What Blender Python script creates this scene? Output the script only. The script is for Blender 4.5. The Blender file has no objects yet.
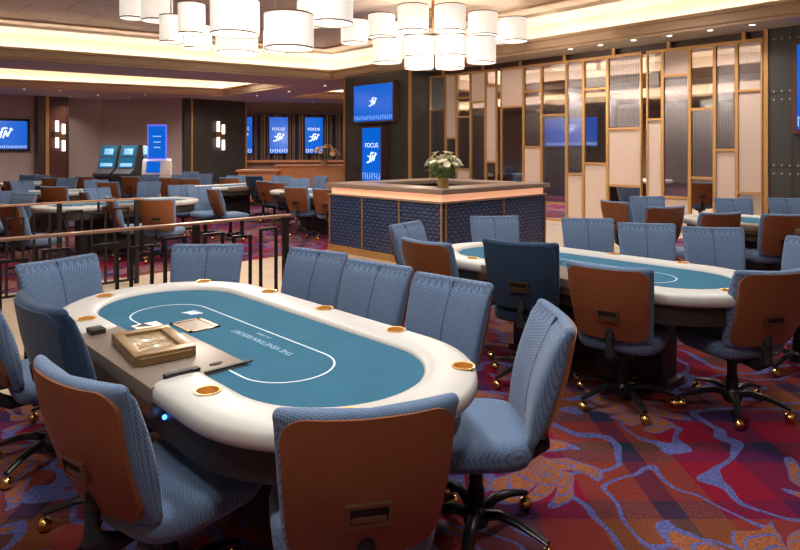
import bpy, bmesh, math, random
from math import sin, cos, pi, radians, atan2, sqrt
from mathutils import Vector, Matrix
from mathutils.geometry import tessellate_polygon
random.seed(7)
SC = bpy.context.scene
COL = SC.collection

# ------------------------------------------------------------------ camera
CH = 1.56                       # camera height
FPX, HY, YAW = 625.0, 150.0, radians(43.74)
F = Vector((sin(YAW), cos(YAW))); R = Vector((cos(YAW), -sin(YAW)))
cam = bpy.data.cameras.new('camera'); co = bpy.data.objects.new('camera', cam); COL.objects.link(co)
co.location = (0, 0, CH); co.rotation_euler = (pi/2, 0, -YAW)
cam.sensor_width = 36; cam.lens = 36*FPX/800; cam.shift_y = -(275-HY)/800; cam.clip_start = .05; cam.clip_end = 200
SC.camera = co
def P(px, py, z):               # point at height z
    D = FPX*(CH-z)/(py-HY); return F*D + R*((px-400)*D/FPX)
def PD(px, D): return F*D + R*((px-400)*D/FPX)
def ZD(py, D): return CH + (HY-py)*D/FPX

# ------------------------------------------------------------------ world, exposure
w = bpy.data.worlds.new('world'); SC.world = w; w.use_nodes = True
w.node_tree.nodes['Background'].inputs[0].default_value = (.62, .56, .5, 1)
w.node_tree.nodes['Background'].inputs[1].default_value = .12
SC.view_settings.view_transform = 'Standard'; SC.view_settings.look = 'None'
SC.view_settings.exposure = 0.0; SC.view_settings.gamma = 1.0; SC.view_settings.use_curve_mapping = False
COVE = 20.0      # strength of the cove strips
SPOT = 0.48       # multiplier on the downlights and the added fill lamps
def area_down(x, y, z, size, power, col=(1, .95, .90), spread=2.6):  # shared by the visible downlights and the added fill lamps
    l = bpy.data.lights.new('fill_or_downlight_lamp', 'AREA'); l.shape = 'DISK'; l.size = size; l.energy = power*SPOT; l.color = col; l.spread = spread
    o = bpy.data.objects.new('fill_or_downlight_lamp', l); COL.objects.link(o); o.location = (x, y, z); return o
# added fill lamps without fixtures, under the coffer ceiling over tables and camera
for x, y, p in ((1.5, 2.2, 150), (0.2, -.2, 130), (-1.2, 1.8, 100), (4.2, 2.0, 150), (7.8, 2.0, 150), (3.0, 5.2, 110), (6.9, 6.4, 110), (3.6, 9.6, 150), (7.2, 10.6, 150), (9.6, 8.2, 90), (9.8, 4.4, 90)):
    area_down(x, y, 4.32, .55, p)
for x, y, p in ((2.6, 13.2, 120), (7.5, 13.6, 140), (7.6, 20.4, 520), (3.5, 22.0, 520), (10.2, 19.2, 450), (16, 17.6, 300)):  # more added fill, brightening the far floor and walls; no fixtures
    area_down(x, y, 4.32 if y < 16 and y > 0 and y < 14.6 else 4.3, .5, p)

# ------------------------------------------------------------------ materials
def new_mat(name):
    m = bpy.data.materials.new(name); m.use_nodes = True
    return m, m.node_tree, m.node_tree.nodes['Principled BSDF']
def mat(name, col, rough=.5, metal=0, emit=None, es=0, bump=0, bscale=80, vary=0, vscale=6, spec=.5, coat=0):
    m, nt, b = new_mat(name)
    b.inputs['Base Color'].default_value = (*col, 1); b.inputs['Roughness'].default_value = rough
    b.inputs['Metallic'].default_value = metal; b.inputs['Specular IOR Level'].default_value = spec
    b.inputs['Coat Weight'].default_value = coat
    if emit: b.inputs['Emission Color'].default_value = (*emit, 1); b.inputs['Emission Strength'].default_value = es
    tc = nt.nodes.new('ShaderNodeTexCoord')
    if vary:
        n = nt.nodes.new('ShaderNodeTexNoise'); n.inputs['Scale'].default_value = vscale; n.inputs['Detail'].default_value = 5
        nt.links.new(tc.outputs['Object'], n.inputs[0])
        mx = nt.nodes.new('ShaderNodeMix'); mx.data_type = 'RGBA'
        mx.inputs[6].default_value = (*[c*(1-vary) for c in col], 1); mx.inputs[7].default_value = (*[min(1, c*(1+vary)) for c in col], 1)
        nt.links.new(n.outputs[0], mx.inputs[0]); nt.links.new(mx.outputs[2], b.inputs['Base Color'])
    if bump:
        n = nt.nodes.new('ShaderNodeTexNoise'); n.inputs['Scale'].default_value = bscale
        nt.links.new(tc.outputs['Object'], n.inputs[0])
        bp = nt.nodes.new('ShaderNodeBump'); bp.inputs['Strength'].default_value = bump; bp.inputs['Distance'].default_value = .01
        nt.links.new(n.outputs[0], bp.inputs['Height']); nt.links.new(bp.outputs[0], b.inputs['Normal'])
    return m
class G:                        # tiny node-graph helper
    def __init__(s, nt): s.nt = nt
    def n(s, t, **k):
        o = s.nt.nodes.new(t)
        for a, v in k.items(): setattr(o, a, v)
        return o
    def l(s, a, b): s.nt.links.new(a, b)
    def val(s, sock, v):
        if isinstance(v, (int, float)): sock.default_value = v
        else: s.l(v, sock)
    def m(s, op, a, b=0, c=None):
        o = s.n('ShaderNodeMath', operation=op); s.val(o.inputs[0], a); s.val(o.inputs[1], b)
        if c is not None: s.val(o.inputs[2], c)
        return o.outputs[0]
    def mix(s, f, a, b, mode='MIX'):
        o = s.n('ShaderNodeMix', data_type='RGBA', blend_type=mode); s.val(o.inputs[0], f)
        for i, v in ((6, a), (7, b)):
            if isinstance(v, tuple): o.inputs[i].default_value = (*v, 1)
            else: s.l(v, o.inputs[i])
        return o.outputs[2]
    def ramp(s, f, stops, interp='CONSTANT'):
        o = s.n('ShaderNodeValToRGB'); cr = o.color_ramp; cr.interpolation = interp
        while len(cr.elements) > 1: cr.elements.remove(cr.elements[-1])
        cr.elements[0].position = stops[0][0]; cr.elements[0].color = (*stops[0][1], 1)
        for p, c in stops[1:]:
            e = cr.elements.new(p); e.color = (*c, 1)
        s.l(f, o.inputs[0]); return o.outputs[0]

def fabric(name, c1, c2, scale=150):
    m, nt, b = new_mat(name); g = G(nt)
    tc = g.n('ShaderNodeTexCoord'); sx = g.n('ShaderNodeSeparateXYZ'); g.l(tc.outputs['Object'], sx.inputs[0])
    a = g.m('MULTIPLY', g.m('ADD', sx.outputs[0], g.m('MULTIPLY', sx.outputs[1], .35)), scale)
    z = g.m('MULTIPLY', g.m('ADD', sx.outputs[2], sx.outputs[1]), scale)
    def tri(v): return g.m('ABSOLUTE', g.m('SUBTRACT', g.m('FRACT', v), .5))
    st = g.m('GREATER_THAN', tri(a), .2); sz = g.m('GREATER_THAN', tri(z), .2)
    diag = g.m('GREATER_THAN', g.m('FRACT', g.m('MULTIPLY', g.m('ADD', a, z), .5)), .5)
    k = g.m('MAXIMUM', g.m('MULTIPLY', st, sz), g.m('MULTIPLY', diag, g.m('MAXIMUM', st, sz)))
    nz = g.n('ShaderNodeTexNoise'); nz.inputs['Scale'].default_value = 40; g.l(tc.outputs['Object'], nz.inputs[0])
    c = g.mix(k, c1, c2)
    c = g.mix(g.m('MULTIPLY', nz.outputs[0], .35), c, tuple(x*.6 for x in c1))
    g.l(c, b.inputs['Base Color']); b.inputs['Roughness'].default_value = .9; b.inputs['Specular IOR Level'].default_value = .15
    b.inputs['Sheen Weight'].default_value = .15
    bp = g.n('ShaderNodeBump'); bp.inputs['Strength'].default_value = .06; bp.inputs['Distance'].default_value = .002
    g.l(k, bp.inputs['Height']); g.l(bp.outputs[0], b.inputs['Normal'])
    return m

def carpet_mat():
    m, nt, b = new_mat('carpet'); g = G(nt)
    geo = g.n('ShaderNodeNewGeometry')
    mp = g.n('ShaderNodeMapping'); mp.inputs['Rotation'].default_value = (0, 0, YAW); g.l(geo.outputs['Position'], mp.inputs[0])
    # wobble
    nz = g.n('ShaderNodeTexNoise'); nz.inputs['Scale'].default_value = 1.6; nz.inputs['Detail'].default_value = 2; g.l(mp.outputs[0], nz.inputs[0])
    vs = g.n('ShaderNodeVectorMath', operation='SUBTRACT'); g.l(nz.outputs['Color'], vs.inputs[0]); vs.inputs[1].default_value = (.5, .5, .5)
    vm = g.n('ShaderNodeVectorMath', operation='SCALE'); g.l(vs.outputs[0], vm.inputs[0]); vm.inputs['Scale'].default_value = .55
    va = g.n('ShaderNodeVectorMath', operation='ADD'); g.l(mp.outputs[0], va.inputs[0]); g.l(vm.outputs[0], va.inputs[1])
    sx = g.n('ShaderNodeSeparateXYZ'); g.l(mp.outputs[0], sx.inputs[0]); X, Y = sx.outputs[0], sx.outputs[1]
    red, pur, navy, teal, rust = (.22, .005, .020), (.07, .010, .05), (.025, .016, .075), (.008, .025, .04), (.19, .055, .018)
    rx = g.ramp(g.m('FRACT', g.m('MULTIPLY', X, .72)), [(0, red), (.22, pur), (.34, navy), (.42, red), (.60, rust), (.80, teal), (.88, rust)])
    ry = g.ramp(g.m('FRACT', g.m('MULTIPLY', Y, .72)), [(0, red), (.25, pur), (.33, teal), (.40, red), (.58, navy), (.68, rust), (.90, pur)])
    ck = g.n('ShaderNodeTexChecker'); ck.inputs['Scale'].default_value = 90; g.l(mp.outputs[0], ck.inputs[0])
    fine = g.n('ShaderNodeTexNoise'); fine.inputs['Scale'].default_value = 130; g.l(mp.outputs[0], fine.inputs[0])
    fg = g.m('GREATER_THAN', fine.outputs[0], .5)
    plaid = g.mix(g.m('MULTIPLY_ADD', fg, .4, .3), rx, ry)
    # flowers: cells with petals
    def flowers(scale, off, n, amp, base, keep):
        vv = g.n('ShaderNodeVectorMath', operation='ADD'); g.l(va.outputs[0], vv.inputs[0]); vv.inputs[1].default_value = off
        vo = g.n('ShaderNodeTexVoronoi', voronoi_dimensions='2D'); vo.inputs['Scale'].default_value = scale; g.l(vv.outputs[0], vo.inputs['Vector'])
        d = g.n('ShaderNodeVectorMath', operation='SUBTRACT'); g.l(vv.outputs[0], d.inputs[0]); g.l(vo.outputs['Position'], d.inputs[1])
        s2 = g.n('ShaderNodeSeparateXYZ'); g.l(d.outputs[0], s2.inputs[0])
        r = vo.outputs['Distance']; r = g.m('DIVIDE', r, scale) if False else g.m('SQRT', g.m('ADD', g.m('POWER', g.m('ABSOLUTE', s2.outputs[0]), 2), g.m('POWER', g.m('ABSOLUTE', s2.outputs[1]), 2)))
        sc = g.n('ShaderNodeSeparateColor'); g.l(vo.outputs['Color'], sc.inputs[0])
        th = g.m('ADD', g.m('ARCTAN2', s2.outputs[1], s2.outputs[0]), g.m('MULTIPLY', sc.outputs[0], 6.28))
        th = g.m('ADD', th, g.m('MULTIPLY', r, 4.0))
        pet = g.m('ABSOLUTE', g.m('COSINE', g.m('MULTIPLY', th, n/2)))
        ext = g.m('MULTIPLY_ADD', pet, amp, base)
        q = g.m('DIVIDE', r, ext)
        inside = g.m('MULTIPLY', g.m('LESS_THAN', q, 1), g.m('GREATER_THAN', sc.outputs[1], keep))
        edge = g.m('MULTIPLY', inside, g.m('GREATER_THAN', q, .90))
        vein = g.m('MULTIPLY', inside, g.m('GREATER_THAN', g.m('SINE', g.m('ADD', g.m('MULTIPLY', q, 30), g.m('ADD', g.m('MULTIPLY', pet, 9), g.m('MULTIPLY', nz.outputs[0], 16)))), .80))
        return inside, edge, vein
    blue, lav, org = (.06, .095, .30), (.14, .13, .33), (.32, .115, .042)
    nb = g.n('ShaderNodeTexNoise'); nb.inputs['Scale'].default_value = 60; g.l(mp.outputs[0], nb.inputs[0])
    speck = g.m('GREATER_THAN', nb.outputs[0], .5)
    bcol = g.mix(speck, blue, lav)
    ocol = g.mix(g.m('MULTIPLY', speck, .5), org, (.22, .05, .025))
    c = plaid
    # vines
    n2 = g.n('ShaderNodeTexNoise'); n2.inputs['Scale'].default_value = 1.15; n2.inputs['Detail'].default_value = 1; g.l(va.outputs[0], n2.inputs[0])
    vine = g.m('LESS_THAN', g.m('ABSOLUTE', g.m('SUBTRACT', n2.outputs[0], .5)), .011)
    vine2 = g.m('LESS_THAN', g.m('ABSOLUTE', g.m('SUBTRACT', n2.outputs[0], .60)), .008)
    c = g.mix(g.m('MAXIMUM', vine, vine2), c, bcol)
    for args in ((1.05, (0, 0, 0), 5, .30, .10, .38), (1.35, (5.3, 2.1, 0), 7, .20, .12, .66)):
        i, e, v = flowers(*args)
        c = g.mix(i, c, ocol); c = g.mix(v, c, bcol); c = g.mix(e, c, bcol)
    c = g.mix(g.m('MULTIPLY_ADD', fg, .25, .22), c, (.012, .006, .018))
    g.l(c, b.inputs['Base Color']); b.inputs['Roughness'].default_value = 1; b.inputs['Specular IOR Level'].default_value = .1
    bp = g.n('ShaderNodeBump'); bp.inputs['Strength'].default_value = .4; bp.inputs['Distance'].default_value = .004
    g.l(fine.outputs[0], bp.inputs['Height']); g.l(bp.outputs[0], b.inputs['Normal'])
    return m
def ribbed_mat():
    m, nt, b = new_mat('ribbed_glass'); g = G(nt)
    geo = g.n('ShaderNodeNewGeometry'); sx = g.n('ShaderNodeSeparateXYZ'); g.l(geo.outputs['Position'], sx.inputs[0])
    rib = g.m('ABSOLUTE', g.m('SINE', g.m('MULTIPLY', g.m('ADD', sx.outputs[1], sx.outputs[0]), pi/.052)))
    tr = g.n('ShaderNodeBsdfTransparent'); g.l(g.mix(rib, (.42, .42, .48), (.80, .80, .86)), tr.inputs[0])
    rf = g.n('ShaderNodeBsdfRefraction'); rf.inputs['Roughness'].default_value = .28; rf.inputs['IOR'].default_value = 1.02; rf.inputs['Color'].default_value = (.8, .8, .86, 1)
    gl = g.n('ShaderNodeBsdfGlossy'); gl.inputs['Roughness'].default_value = .22; gl.inputs['Color'].default_value = (.85, .84, .88, 1)
    bp = g.n('ShaderNodeBump'); bp.inputs['Strength'].default_value = .5; bp.inputs['Distance'].default_value = .01
    g.l(rib, bp.inputs['Height']); g.l(bp.outputs[0], gl.inputs['Normal'])
    m1 = g.n('ShaderNodeMixShader'); g.l(g.m('MULTIPLY_ADD', rib, .25, .05), m1.inputs[0]); g.l(tr.outputs[0], m1.inputs[1]); g.l(rf.outputs[0], m1.inputs[2])
    m2 = g.n('ShaderNodeMixShader'); g.l(g.m('MULTIPLY_ADD', rib, .10, .08), m2.inputs[0]); g.l(m1.outputs[0], m2.inputs[1]); g.l(gl.outputs[0], m2.inputs[2])
    g.l(m2.outputs[0], nt.nodes['Material Output'].inputs[0]); return m
def clear_mat():
    m, nt, b = new_mat('tinted_clear_glass'); g = G(nt)
    tr = g.n('ShaderNodeBsdfTransparent'); tr.inputs[0].default_value = (.8, .8, .82, 1)
    gl = g.n('ShaderNodeBsdfGlossy'); gl.inputs['Roughness'].default_value = .03; gl.inputs['Color'].default_value = (.9, .9, .9, 1)
    m2 = g.n('ShaderNodeMixShader'); m2.inputs[0].default_value = .22; g.l(tr.outputs[0], m2.inputs[1]); g.l(gl.outputs[0], m2.inputs[2])
    g.l(m2.outputs[0], nt.nodes['Material Output'].inputs[0]); return m
def quilt_mat():
    m, nt, b = new_mat('navy_quilted_tile'); g = G(nt)
    geo = g.n('ShaderNodeNewGeometry'); sx = g.n('ShaderNodeSeparateXYZ'); g.l(geo.outputs['Position'], sx.inputs[0])
    h = g.m('MULTIPLY', g.m('ADD', sx.outputs[0], sx.outputs[1]), 1/.11); z = g.m('MULTIPLY', sx.outputs[2], 1/.05)
    row = g.m('FLOOR', z); hh = g.m('ADD', h, g.m('MULTIPLY', g.m('MODULO', row, 2), .5))
    u = g.m('MULTIPLY', g.m('SUBTRACT', g.m('FRACT', hh), .5), 2); v = g.m('MULTIPLY', g.m('SUBTRACT', g.m('FRACT', z), .5), 2)
    lens = g.m('SUBTRACT', g.m('SUBTRACT', 1, g.m('MULTIPLY', u, u)), g.m('ABSOLUTE', v))
    k = g.n('ShaderNodeClamp'); g.l(g.m('MULTIPLY', lens, 3), k.inputs[0])
    g.l(g.mix(k.outputs[0], (.006, .010, .03), (.035, .06, .15)), b.inputs['Base Color'])
    b.inputs['Roughness'].default_value = .35
    bp = g.n('ShaderNodeBump'); bp.inputs['Strength'].default_value = 1; bp.inputs['Distance'].default_value = .02
    g.l(k.outputs[0], bp.inputs['Height']); g.l(bp.outputs[0], b.inputs['Normal'])
    return m
def tile_mat(name, c1, c2, sx_, sz_, rough=.5, studs=None):
    m, nt, b = new_mat(name); g = G(nt)
    geo = g.n('ShaderNodeNewGeometry'); s = g.n('ShaderNodeSeparateXYZ'); g.l(geo.outputs['Position'], s.inputs[0])
    h = g.m('MULTIPLY', g.m('ADD', s.outputs[0], s.outputs[1]), sx_); z = g.m('MULTIPLY', s.outputs[2], sz_)
    wn = g.n('ShaderNodeTexWhiteNoise', noise_dimensions='2D'); cb = g.n('ShaderNodeCombineXYZ')
    g.l(g.m('FLOOR', h), cb.inputs[0]); g.l(g.m('FLOOR', z), cb.inputs[1]); g.l(cb.outputs[0], wn.inputs['Vector'])
    seam = g.m('MAXIMUM', g.m('LESS_THAN', g.m('FRACT', h), .04), g.m('LESS_THAN', g.m('FRACT', z), .04))
    c = g.mix(wn.outputs[0], c1, c2); c = g.mix(g.m('MULTIPLY', seam, .7), c, tuple(x*.3 for x in c1))
    nz = g.n('ShaderNodeTexNoise'); nz.inputs['Scale'].default_value = 14; nz.inputs['Detail'].default_value = 6; g.l(geo.outputs['Position'], nz.inputs[0])
    c = g.mix(g.m('MULTIPLY', nz.outputs[0], .5), c, c1)
    if studs:
        for zz in studs:
            d = g.m('ABSOLUTE', g.m('SUBTRACT', s.outputs[2], zz))
            hh = g.m('MULTIPLY', g.m('SUBTRACT', g.m('FRACT', g.m('MULTIPLY', g.m('ADD', s.outputs[0], s.outputs[1]), 1/.12)), .5), .12)
            rr = g.m('SQRT', g.m('ADD', g.m('MULTIPLY', d, d), g.m('MULTIPLY', hh, hh)))
            c = g.mix(g.m('LESS_THAN', rr, .018), c, (.25, .2, .13))
    g.l(c, b.inputs['Base Color']); b.inputs['Roughness'].default_value = rough
    return m
def marble_mat():
    m, nt, b = new_mat('marble'); g = G(nt)
    geo = g.n('ShaderNodeNewGeometry')
    br = g.n('ShaderNodeTexBrick'); br.offset = 0; br.inputs['Scale'].default_value = 1; br.inputs['Brick Width'].default_value = .6; br.inputs['Row Height'].default_value = .6
    br.inputs['Mortar Size'].default_value = .004; br.inputs['Color1'].default_value = (.52, .40, .29, 1); br.inputs['Color2'].default_value = (.46, .35, .25, 1); br.inputs['Mortar'].default_value = (.25, .18, .12, 1)
    g.l(geo.outputs['Position'], br.inputs[0])
    nz = g.n('ShaderNodeTexNoise'); nz.inputs['Scale'].default_value = 2.5; nz.inputs['Detail'].default_value = 8; g.l(geo.outputs['Position'], nz.inputs[0])
    g.l(g.mix(g.m('MULTIPLY', nz.outputs[0], .3), br.outputs[0], (.62, .52, .40)), b.inputs['Base Color']); b.inputs['Roughness'].default_value = .22
    return m
def wood_mat(name, c1, c2, rough=.4, sc=6):
    m, nt, b = new_mat(name); g = G(nt)
    tc = g.n('ShaderNodeTexCoord'); mp = g.n('ShaderNodeMapping'); mp.inputs['Scale'].default_value = (1, .12, 1); g.l(tc.outputs['Object'], mp.inputs[0])
    nz = g.n('ShaderNodeTexNoise'); nz.inputs['Scale'].default_value = sc; nz.inputs['Detail'].default_value = 8; nz.inputs['Distortion'].default_value = 1.2; g.l(mp.outputs[0], nz.inputs[0])
    g.l(g.mix(nz.outputs[0], c1, c2), b.inputs['Base Color']); b.inputs['Roughness'].default_value = rough; return m
def ceil_mat():
    m, nt, b = new_mat('ceiling_covering'); g = G(nt)
    geo = g.n('ShaderNodeNewGeometry')
    br = g.n('ShaderNodeTexBrick'); br.offset = .5; br.inputs['Scale'].default_value = 1; br.inputs['Brick Width'].default_value = 1.3; br.inputs['Row Height'].default_value = 1.0
    br.inputs['Mortar Size'].default_value = .012; br.inputs['Color1'].default_value = (.62, .51, .42, 1); br.inputs['Color2'].default_value = (.55, .45, .37, 1); br.inputs['Mortar'].default_value = (.2, .15, .11, 1)
    g.l(geo.outputs['Position'], br.inputs[0])
    wv = g.n('ShaderNodeTexNoise'); wv.inputs['Scale'].default_value = 8; g.l(geo.outputs['Position'], wv.inputs[0])
    g.l(g.mix(g.m('MULTIPLY', wv.outputs[0], .4), br.outputs[0], (.46, .37, .30)), b.inputs['Base Color']); b.inputs['Roughness'].default_value = .5
    return m

M = dict(
 carpet=carpet_mat(), marble=marble_mat(), ribbed=ribbed_mat(), clear=clear_mat(), quilt=quilt_mat(), ceil=ceil_mat(),
 soffit=mat('soffit_paint', (.50, .45, .35), .6), fascia=mat('cove_fascia', (.43, .29, .17), .5, vary=.08),
 cove=mat('cove_paint', (.8, .7, .58), .7),
 strip=mat('cove_strip', (.8, .7, .5), .5, emit=(1, .90, .76), es=COVE),
 wall=mat('mauve_wallcovering', (.40, .31, .275), .75, vary=.12, vscale=20), wall_tan=mat('tan_wall', (.36, .25, .17), .7),
 mahog=wood_mat('mahogany', (.065, .018, .012), (.11, .034, .022), .35), dark_wood=wood_mat('dark_wood', (.035, .015, .009), (.07, .028, .016), .35),
 charcoal=tile_mat('charcoal_panel', (.026, .023, .020), (.045, .039, .032), 3.3, 6.6, .38),
 studded=tile_mat('studded_panel', (.027, .025, .023), (.038, .035, .031), 1.0, .8, .45, studs=(1.16, 1.30, 2.42, 2.56, 3.45)),
 gold=mat('brushed_gold', (.50, .29, .12), .35, 1, vary=.1), goldf=mat('gold_frame', (.46, .25, .09), .45, .55, vary=.12, vscale=9),
 brass=mat('polished_brass', (.75, .50, .16), .18, 1), cupg=mat('cup_brass', (.85, .58, .24), .38, .75), bronze=mat('antique_bronze', (.20, .12, .06), .35, .8),
 linen=mat('linen_panel', (.50, .38, .31), .8, bump=.15, bscale=200, vary=.05),
 black=mat('black_metal', (.012, .012, .014), .3, .4), blackp=mat('black_plastic', (.010, .010, .012), .6), dark=mat('dark_void', (.008, .007, .008), .7),
 rail=mat('bronze_rail', (.42, .24, .15), .3, .6), post=mat('dark_post', (.016, .012, .011), .4, .3),
 rim=mat('ivory_leather', (.415, .41, .39), .42, bump=.06, bscale=260), 
 felt=mat('blue_felt', (.030, .112, .180), .95, vary=.16, vscale=5, spec=.1), line=mat('white_print', (.50, .62, .70), .8),
 print=mat('pale_blue_print', (.26, .42, .54), .85),
 apron=mat('dark_apron', (.018, .013, .012), .55), plate=wood_mat('taupe_laminate', (.115, .085, .066), (.17, .13, .10), .42),
 leather=mat('cognac_leather', (.195, .064, .021), .45, bump=.2, bscale=120, vary=.15, vscale=9, spec=.4),
 navyf=fabric('navy_fabric', (.012, .030, .066), (.024, .056, .115)), bluef=fabric('blue_weave', (.055, .092, .175), (.152, .228, .355), 150),
 seam=mat('navy_piping', (.03, .06, .13), .9),
 slab=wood_mat('taupe_counter', (.17, .115, .085), (.23, .165, .125), .3), glow=mat('peach_light_band', (.8, .5, .35), .5, emit=(1, .46, .25), es=.72),
 barwood=mat('amber_bar', (.55, .22, .09), .35, vary=.1), 
 shade=mat('lit_lamp_shade', (.9, .86, .78), .8, emit=(1, .93, .84), es=.62), shadeb=mat('lit_diffuser', (.9, .86, .8), .8, emit=(1, .93, .86), es=.85),
 ring=mat('shade_trim', (.16, .09, .05), .4, .4),
 lit=mat('lit_lens', (1, 1, 1), .4, emit=(1, .9, .75), es=9), sconce=mat('lit_glass_tube', (1, 1, 1), .4, emit=(1, .86, .78), es=2.2),
 screen=mat('blue_screen', (.0, .02, .1), .15, emit=(.0, .115, .62), es=1.0), mark=mat('screen_white', (.5, .6, .7), .3, emit=(.72, .85, 1), es=1.0),
 mark2=mat('screen_pale', (.2, .4, .6), .3, emit=(.25, .5, .95), es=.8),
 cyan=mat('game_screen', (.0, .05, .08), .15, emit=(.01, .085, .19), es=.8), game=mat('game_deck', (0, .01, .05), .2, emit=(.005, .05, .22), es=.8),
 led=mat('blue_indicator', (0, 0, .2), .3, emit=(.05, .2, 1), es=5), ledring=mat('kiosk_edge_light', (.2, .1, .4), .3, emit=(.12, .14, .8), es=1.0),
 cream=mat('cream_plastic', (.78, .71, .62), .4), white=mat('white_plastic', (.7, .72, .75), .4),
 leaf=mat('green_leaf', (.10, .17, .03), .6, vary=.4, vscale=30), petal=mat('cream_petal', (.80, .76, .58), .7, vary=.12, vscale=40), pinkp=mat('blush_petal', (.70, .42, .25), .7, vary=.2, vscale=30),
 blind=mat('brown_slat', (.085, .058, .055), .5), glassvase=mat('amber_vase', (.32, .22, .07), .2, .3), cards=mat('card_stock', (.62, .62, .60), .6),
 foil=mat('clear_wrapped_felt', (.36, .28, .17), .16, .35, bump=.9, bscale=14, vary=.4, vscale=12), kraft=mat('gold_tray', (.25, .155, .07), .35, .45, vary=.12, vscale=12),
)

# ------------------------------------------------------------------ mesh helpers
class MB:
    def __init__(s): s.v = []; s.f = []
    def add(s, vs, fs):
        o = len(s.v); s.v += [tuple(p) for p in vs]; s.f += [tuple(i+o for i in f) for f in fs]; return s
    def box(s, x0, x1, y0, y1, z0, z1):
        return s.add([(x, y, z) for z in (z0, z1) for y in (y0, y1) for x in (x0, x1)],
                     [(0, 2, 3, 1), (4, 5, 7, 6), (0, 1, 5, 4), (2, 6, 7, 3), (0, 4, 6, 2), (1, 3, 7, 5)])
    def obox(s, c, u, v, w_):   # oriented box: centre and three half vectors
        c, u, v, w_ = map(Vector, (c, u, v, w_)); vs = [c+a*u+b*v+d*w_ for d in (-1, 1) for b in (-1, 1) for a in (-1, 1)]
        return s.add(vs, [(0, 2, 3, 1), (4, 5, 7, 6), (0, 1, 5, 4), (2, 6, 7, 3), (0, 4, 6, 2), (1, 3, 7, 5)])
    def prism(s, pts, z0, z1):
        n = len(pts); s.add([(p[0], p[1], z0) for p in pts]+[(p[0], p[1], z1) for p in pts],
              [tuple(range(n))[::-1], tuple(range(n, 2*n))]+[(i, (i+1) % n, n+(i+1) % n, n+i) for i in range(n)]); return s
    def rings(s, rs, cap=True, closed=True):
        n = len(rs[0]); vs = [p for r in rs for p in r]; fs = []
        for k in range(len(rs)-1):
            for i in range(n if closed else n-1):
                j = (i+1) % n; fs.append((k*n+i, k*n+j, (k+1)*n+j, (k+1)*n+i))
        if cap: fs += [tuple(range(n))[::-1], tuple(range((len(rs)-1)*n, len(rs)*n))]
        return s.add(vs, fs)
    def lathe(s, prof, n=24, c=(0, 0, 0), cap=False):
        return s.rings([[(c[0]+r*cos(2*pi*i/n), c[1]+r*sin(2*pi*i/n), c[2]+z) for i in range(n)] for r, z in prof], cap)
    def tube(s, pts, rad, n=10):
        pts = [Vector(p) for p in pts]; rs = []
        rad = rad if isinstance(rad, (list, tuple)) else [rad]*len(pts)
        up = Vector((0, 0, 1))
        for i, p in enumerate(pts):
            t = (pts[min(i+1, len(pts)-1)]-pts[max(i-1, 0)]).normalized()
            a = t.cross(up if abs(t.z) < .95 else Vector((1, 0, 0))).normalized(); b_ = a.cross(t)
            rs.append([p+(a*cos(2*pi*k/n)+b_*sin(2*pi*k/n))*rad[i] for k in range(n)])
        return s.rings(rs)
    def ball(s, c, r, n=14, sx=1, sy=1, sz=1):
        pr = [(max(r*sin(pi*k/(n//2)), r*.01), -r*cos(pi*k/(n//2))*sz) for k in range(n//2+1)]
        return s.lathe(pr, n, c, True)
    def mesh(s, name, m, smooth=True, ang=40):
        me = bpy.data.meshes.new(name); me.from_pydata(s.v, [], s.f); me.validate()
        bm = bmesh.new(); bm.from_mesh(me); bmesh.ops.recalc_face_normals(bm, faces=bm.faces); bm.to_mesh(me); bm.free()
        me.materials.append(m)
        if smooth:
            me.shade_smooth(); me.set_sharp_from_angle(angle=radians(ang))
        return me
    def build(s, name, m, parent=None, smooth=True, ang=40, **k):
        o = bpy.data.objects.new(name, s.mesh(name, m, smooth, ang)); COL.objects.link(o)
        if parent: o.parent = parent
        for a, v in k.items(): o[a] = v
        return o
def bevel(o, wd=.01, seg=3, ang=35):
    bm = bmesh.new(); bm.from_mesh(o.data)
    es = [e for e in bm.edges if len(e.link_faces) == 2 and e.calc_face_angle(0) > radians(ang)]
    bmesh.ops.bevel(bm, geom=es, offset=wd, segments=seg, affect='EDGES', profile=.5)
    bm.to_mesh(o.data); bm.free(); o.data.shade_smooth(); o.data.set_sharp_from_angle(angle=radians(40)); return o
def tag(o, label, cat, group=None, kind=None):
    o['label'] = label; o['category'] = cat
    if group: o['group'] = group
    if kind: o['kind'] = kind
    return o
def empty(name, loc=(0, 0, 0), rz=0):
    o = bpy.data.objects.new(name, None); COL.objects.link(o); o.location = loc; o.rotation_euler.z = rz; o.empty_display_size = .1; return o
KIDS = {}
def copy_tree(o, parent=None):
    c = o.copy(); COL.objects.link(c)
    if parent: c.parent = parent
    for ch in [x for x in ALLCH(o)]: copy_tree(ch, c)
    return c
def ALLCH(o):
    if o.name not in KIDS: KIDS[o.name] = list(o.children)
    return KIDS[o.name]
def struct(o): o['kind'] = 'structure'; return o
def text_obj(s, size, name, m, parent, mtx, align='CENTER', ext=.0006):
    cu = bpy.data.curves.new(name, 'FONT'); cu.body = s; cu.size = size; cu.align_x = align; cu.align_y = 'CENTER'; cu.extrude = ext
    t = bpy.data.objects.new(name, cu); COL.objects.link(t); bpy.context.view_layer.update()
    me = bpy.data.meshes.new_from_object(t.evaluated_get(bpy.context.evaluated_depsgraph_get()))
    bpy.data.objects.remove(t); me.materials.clear(); me.materials.append(m); me.transform(mtx)
    o = bpy.data.objects.new(name, me); COL.objects.link(o); o.parent = parent; return o

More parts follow.
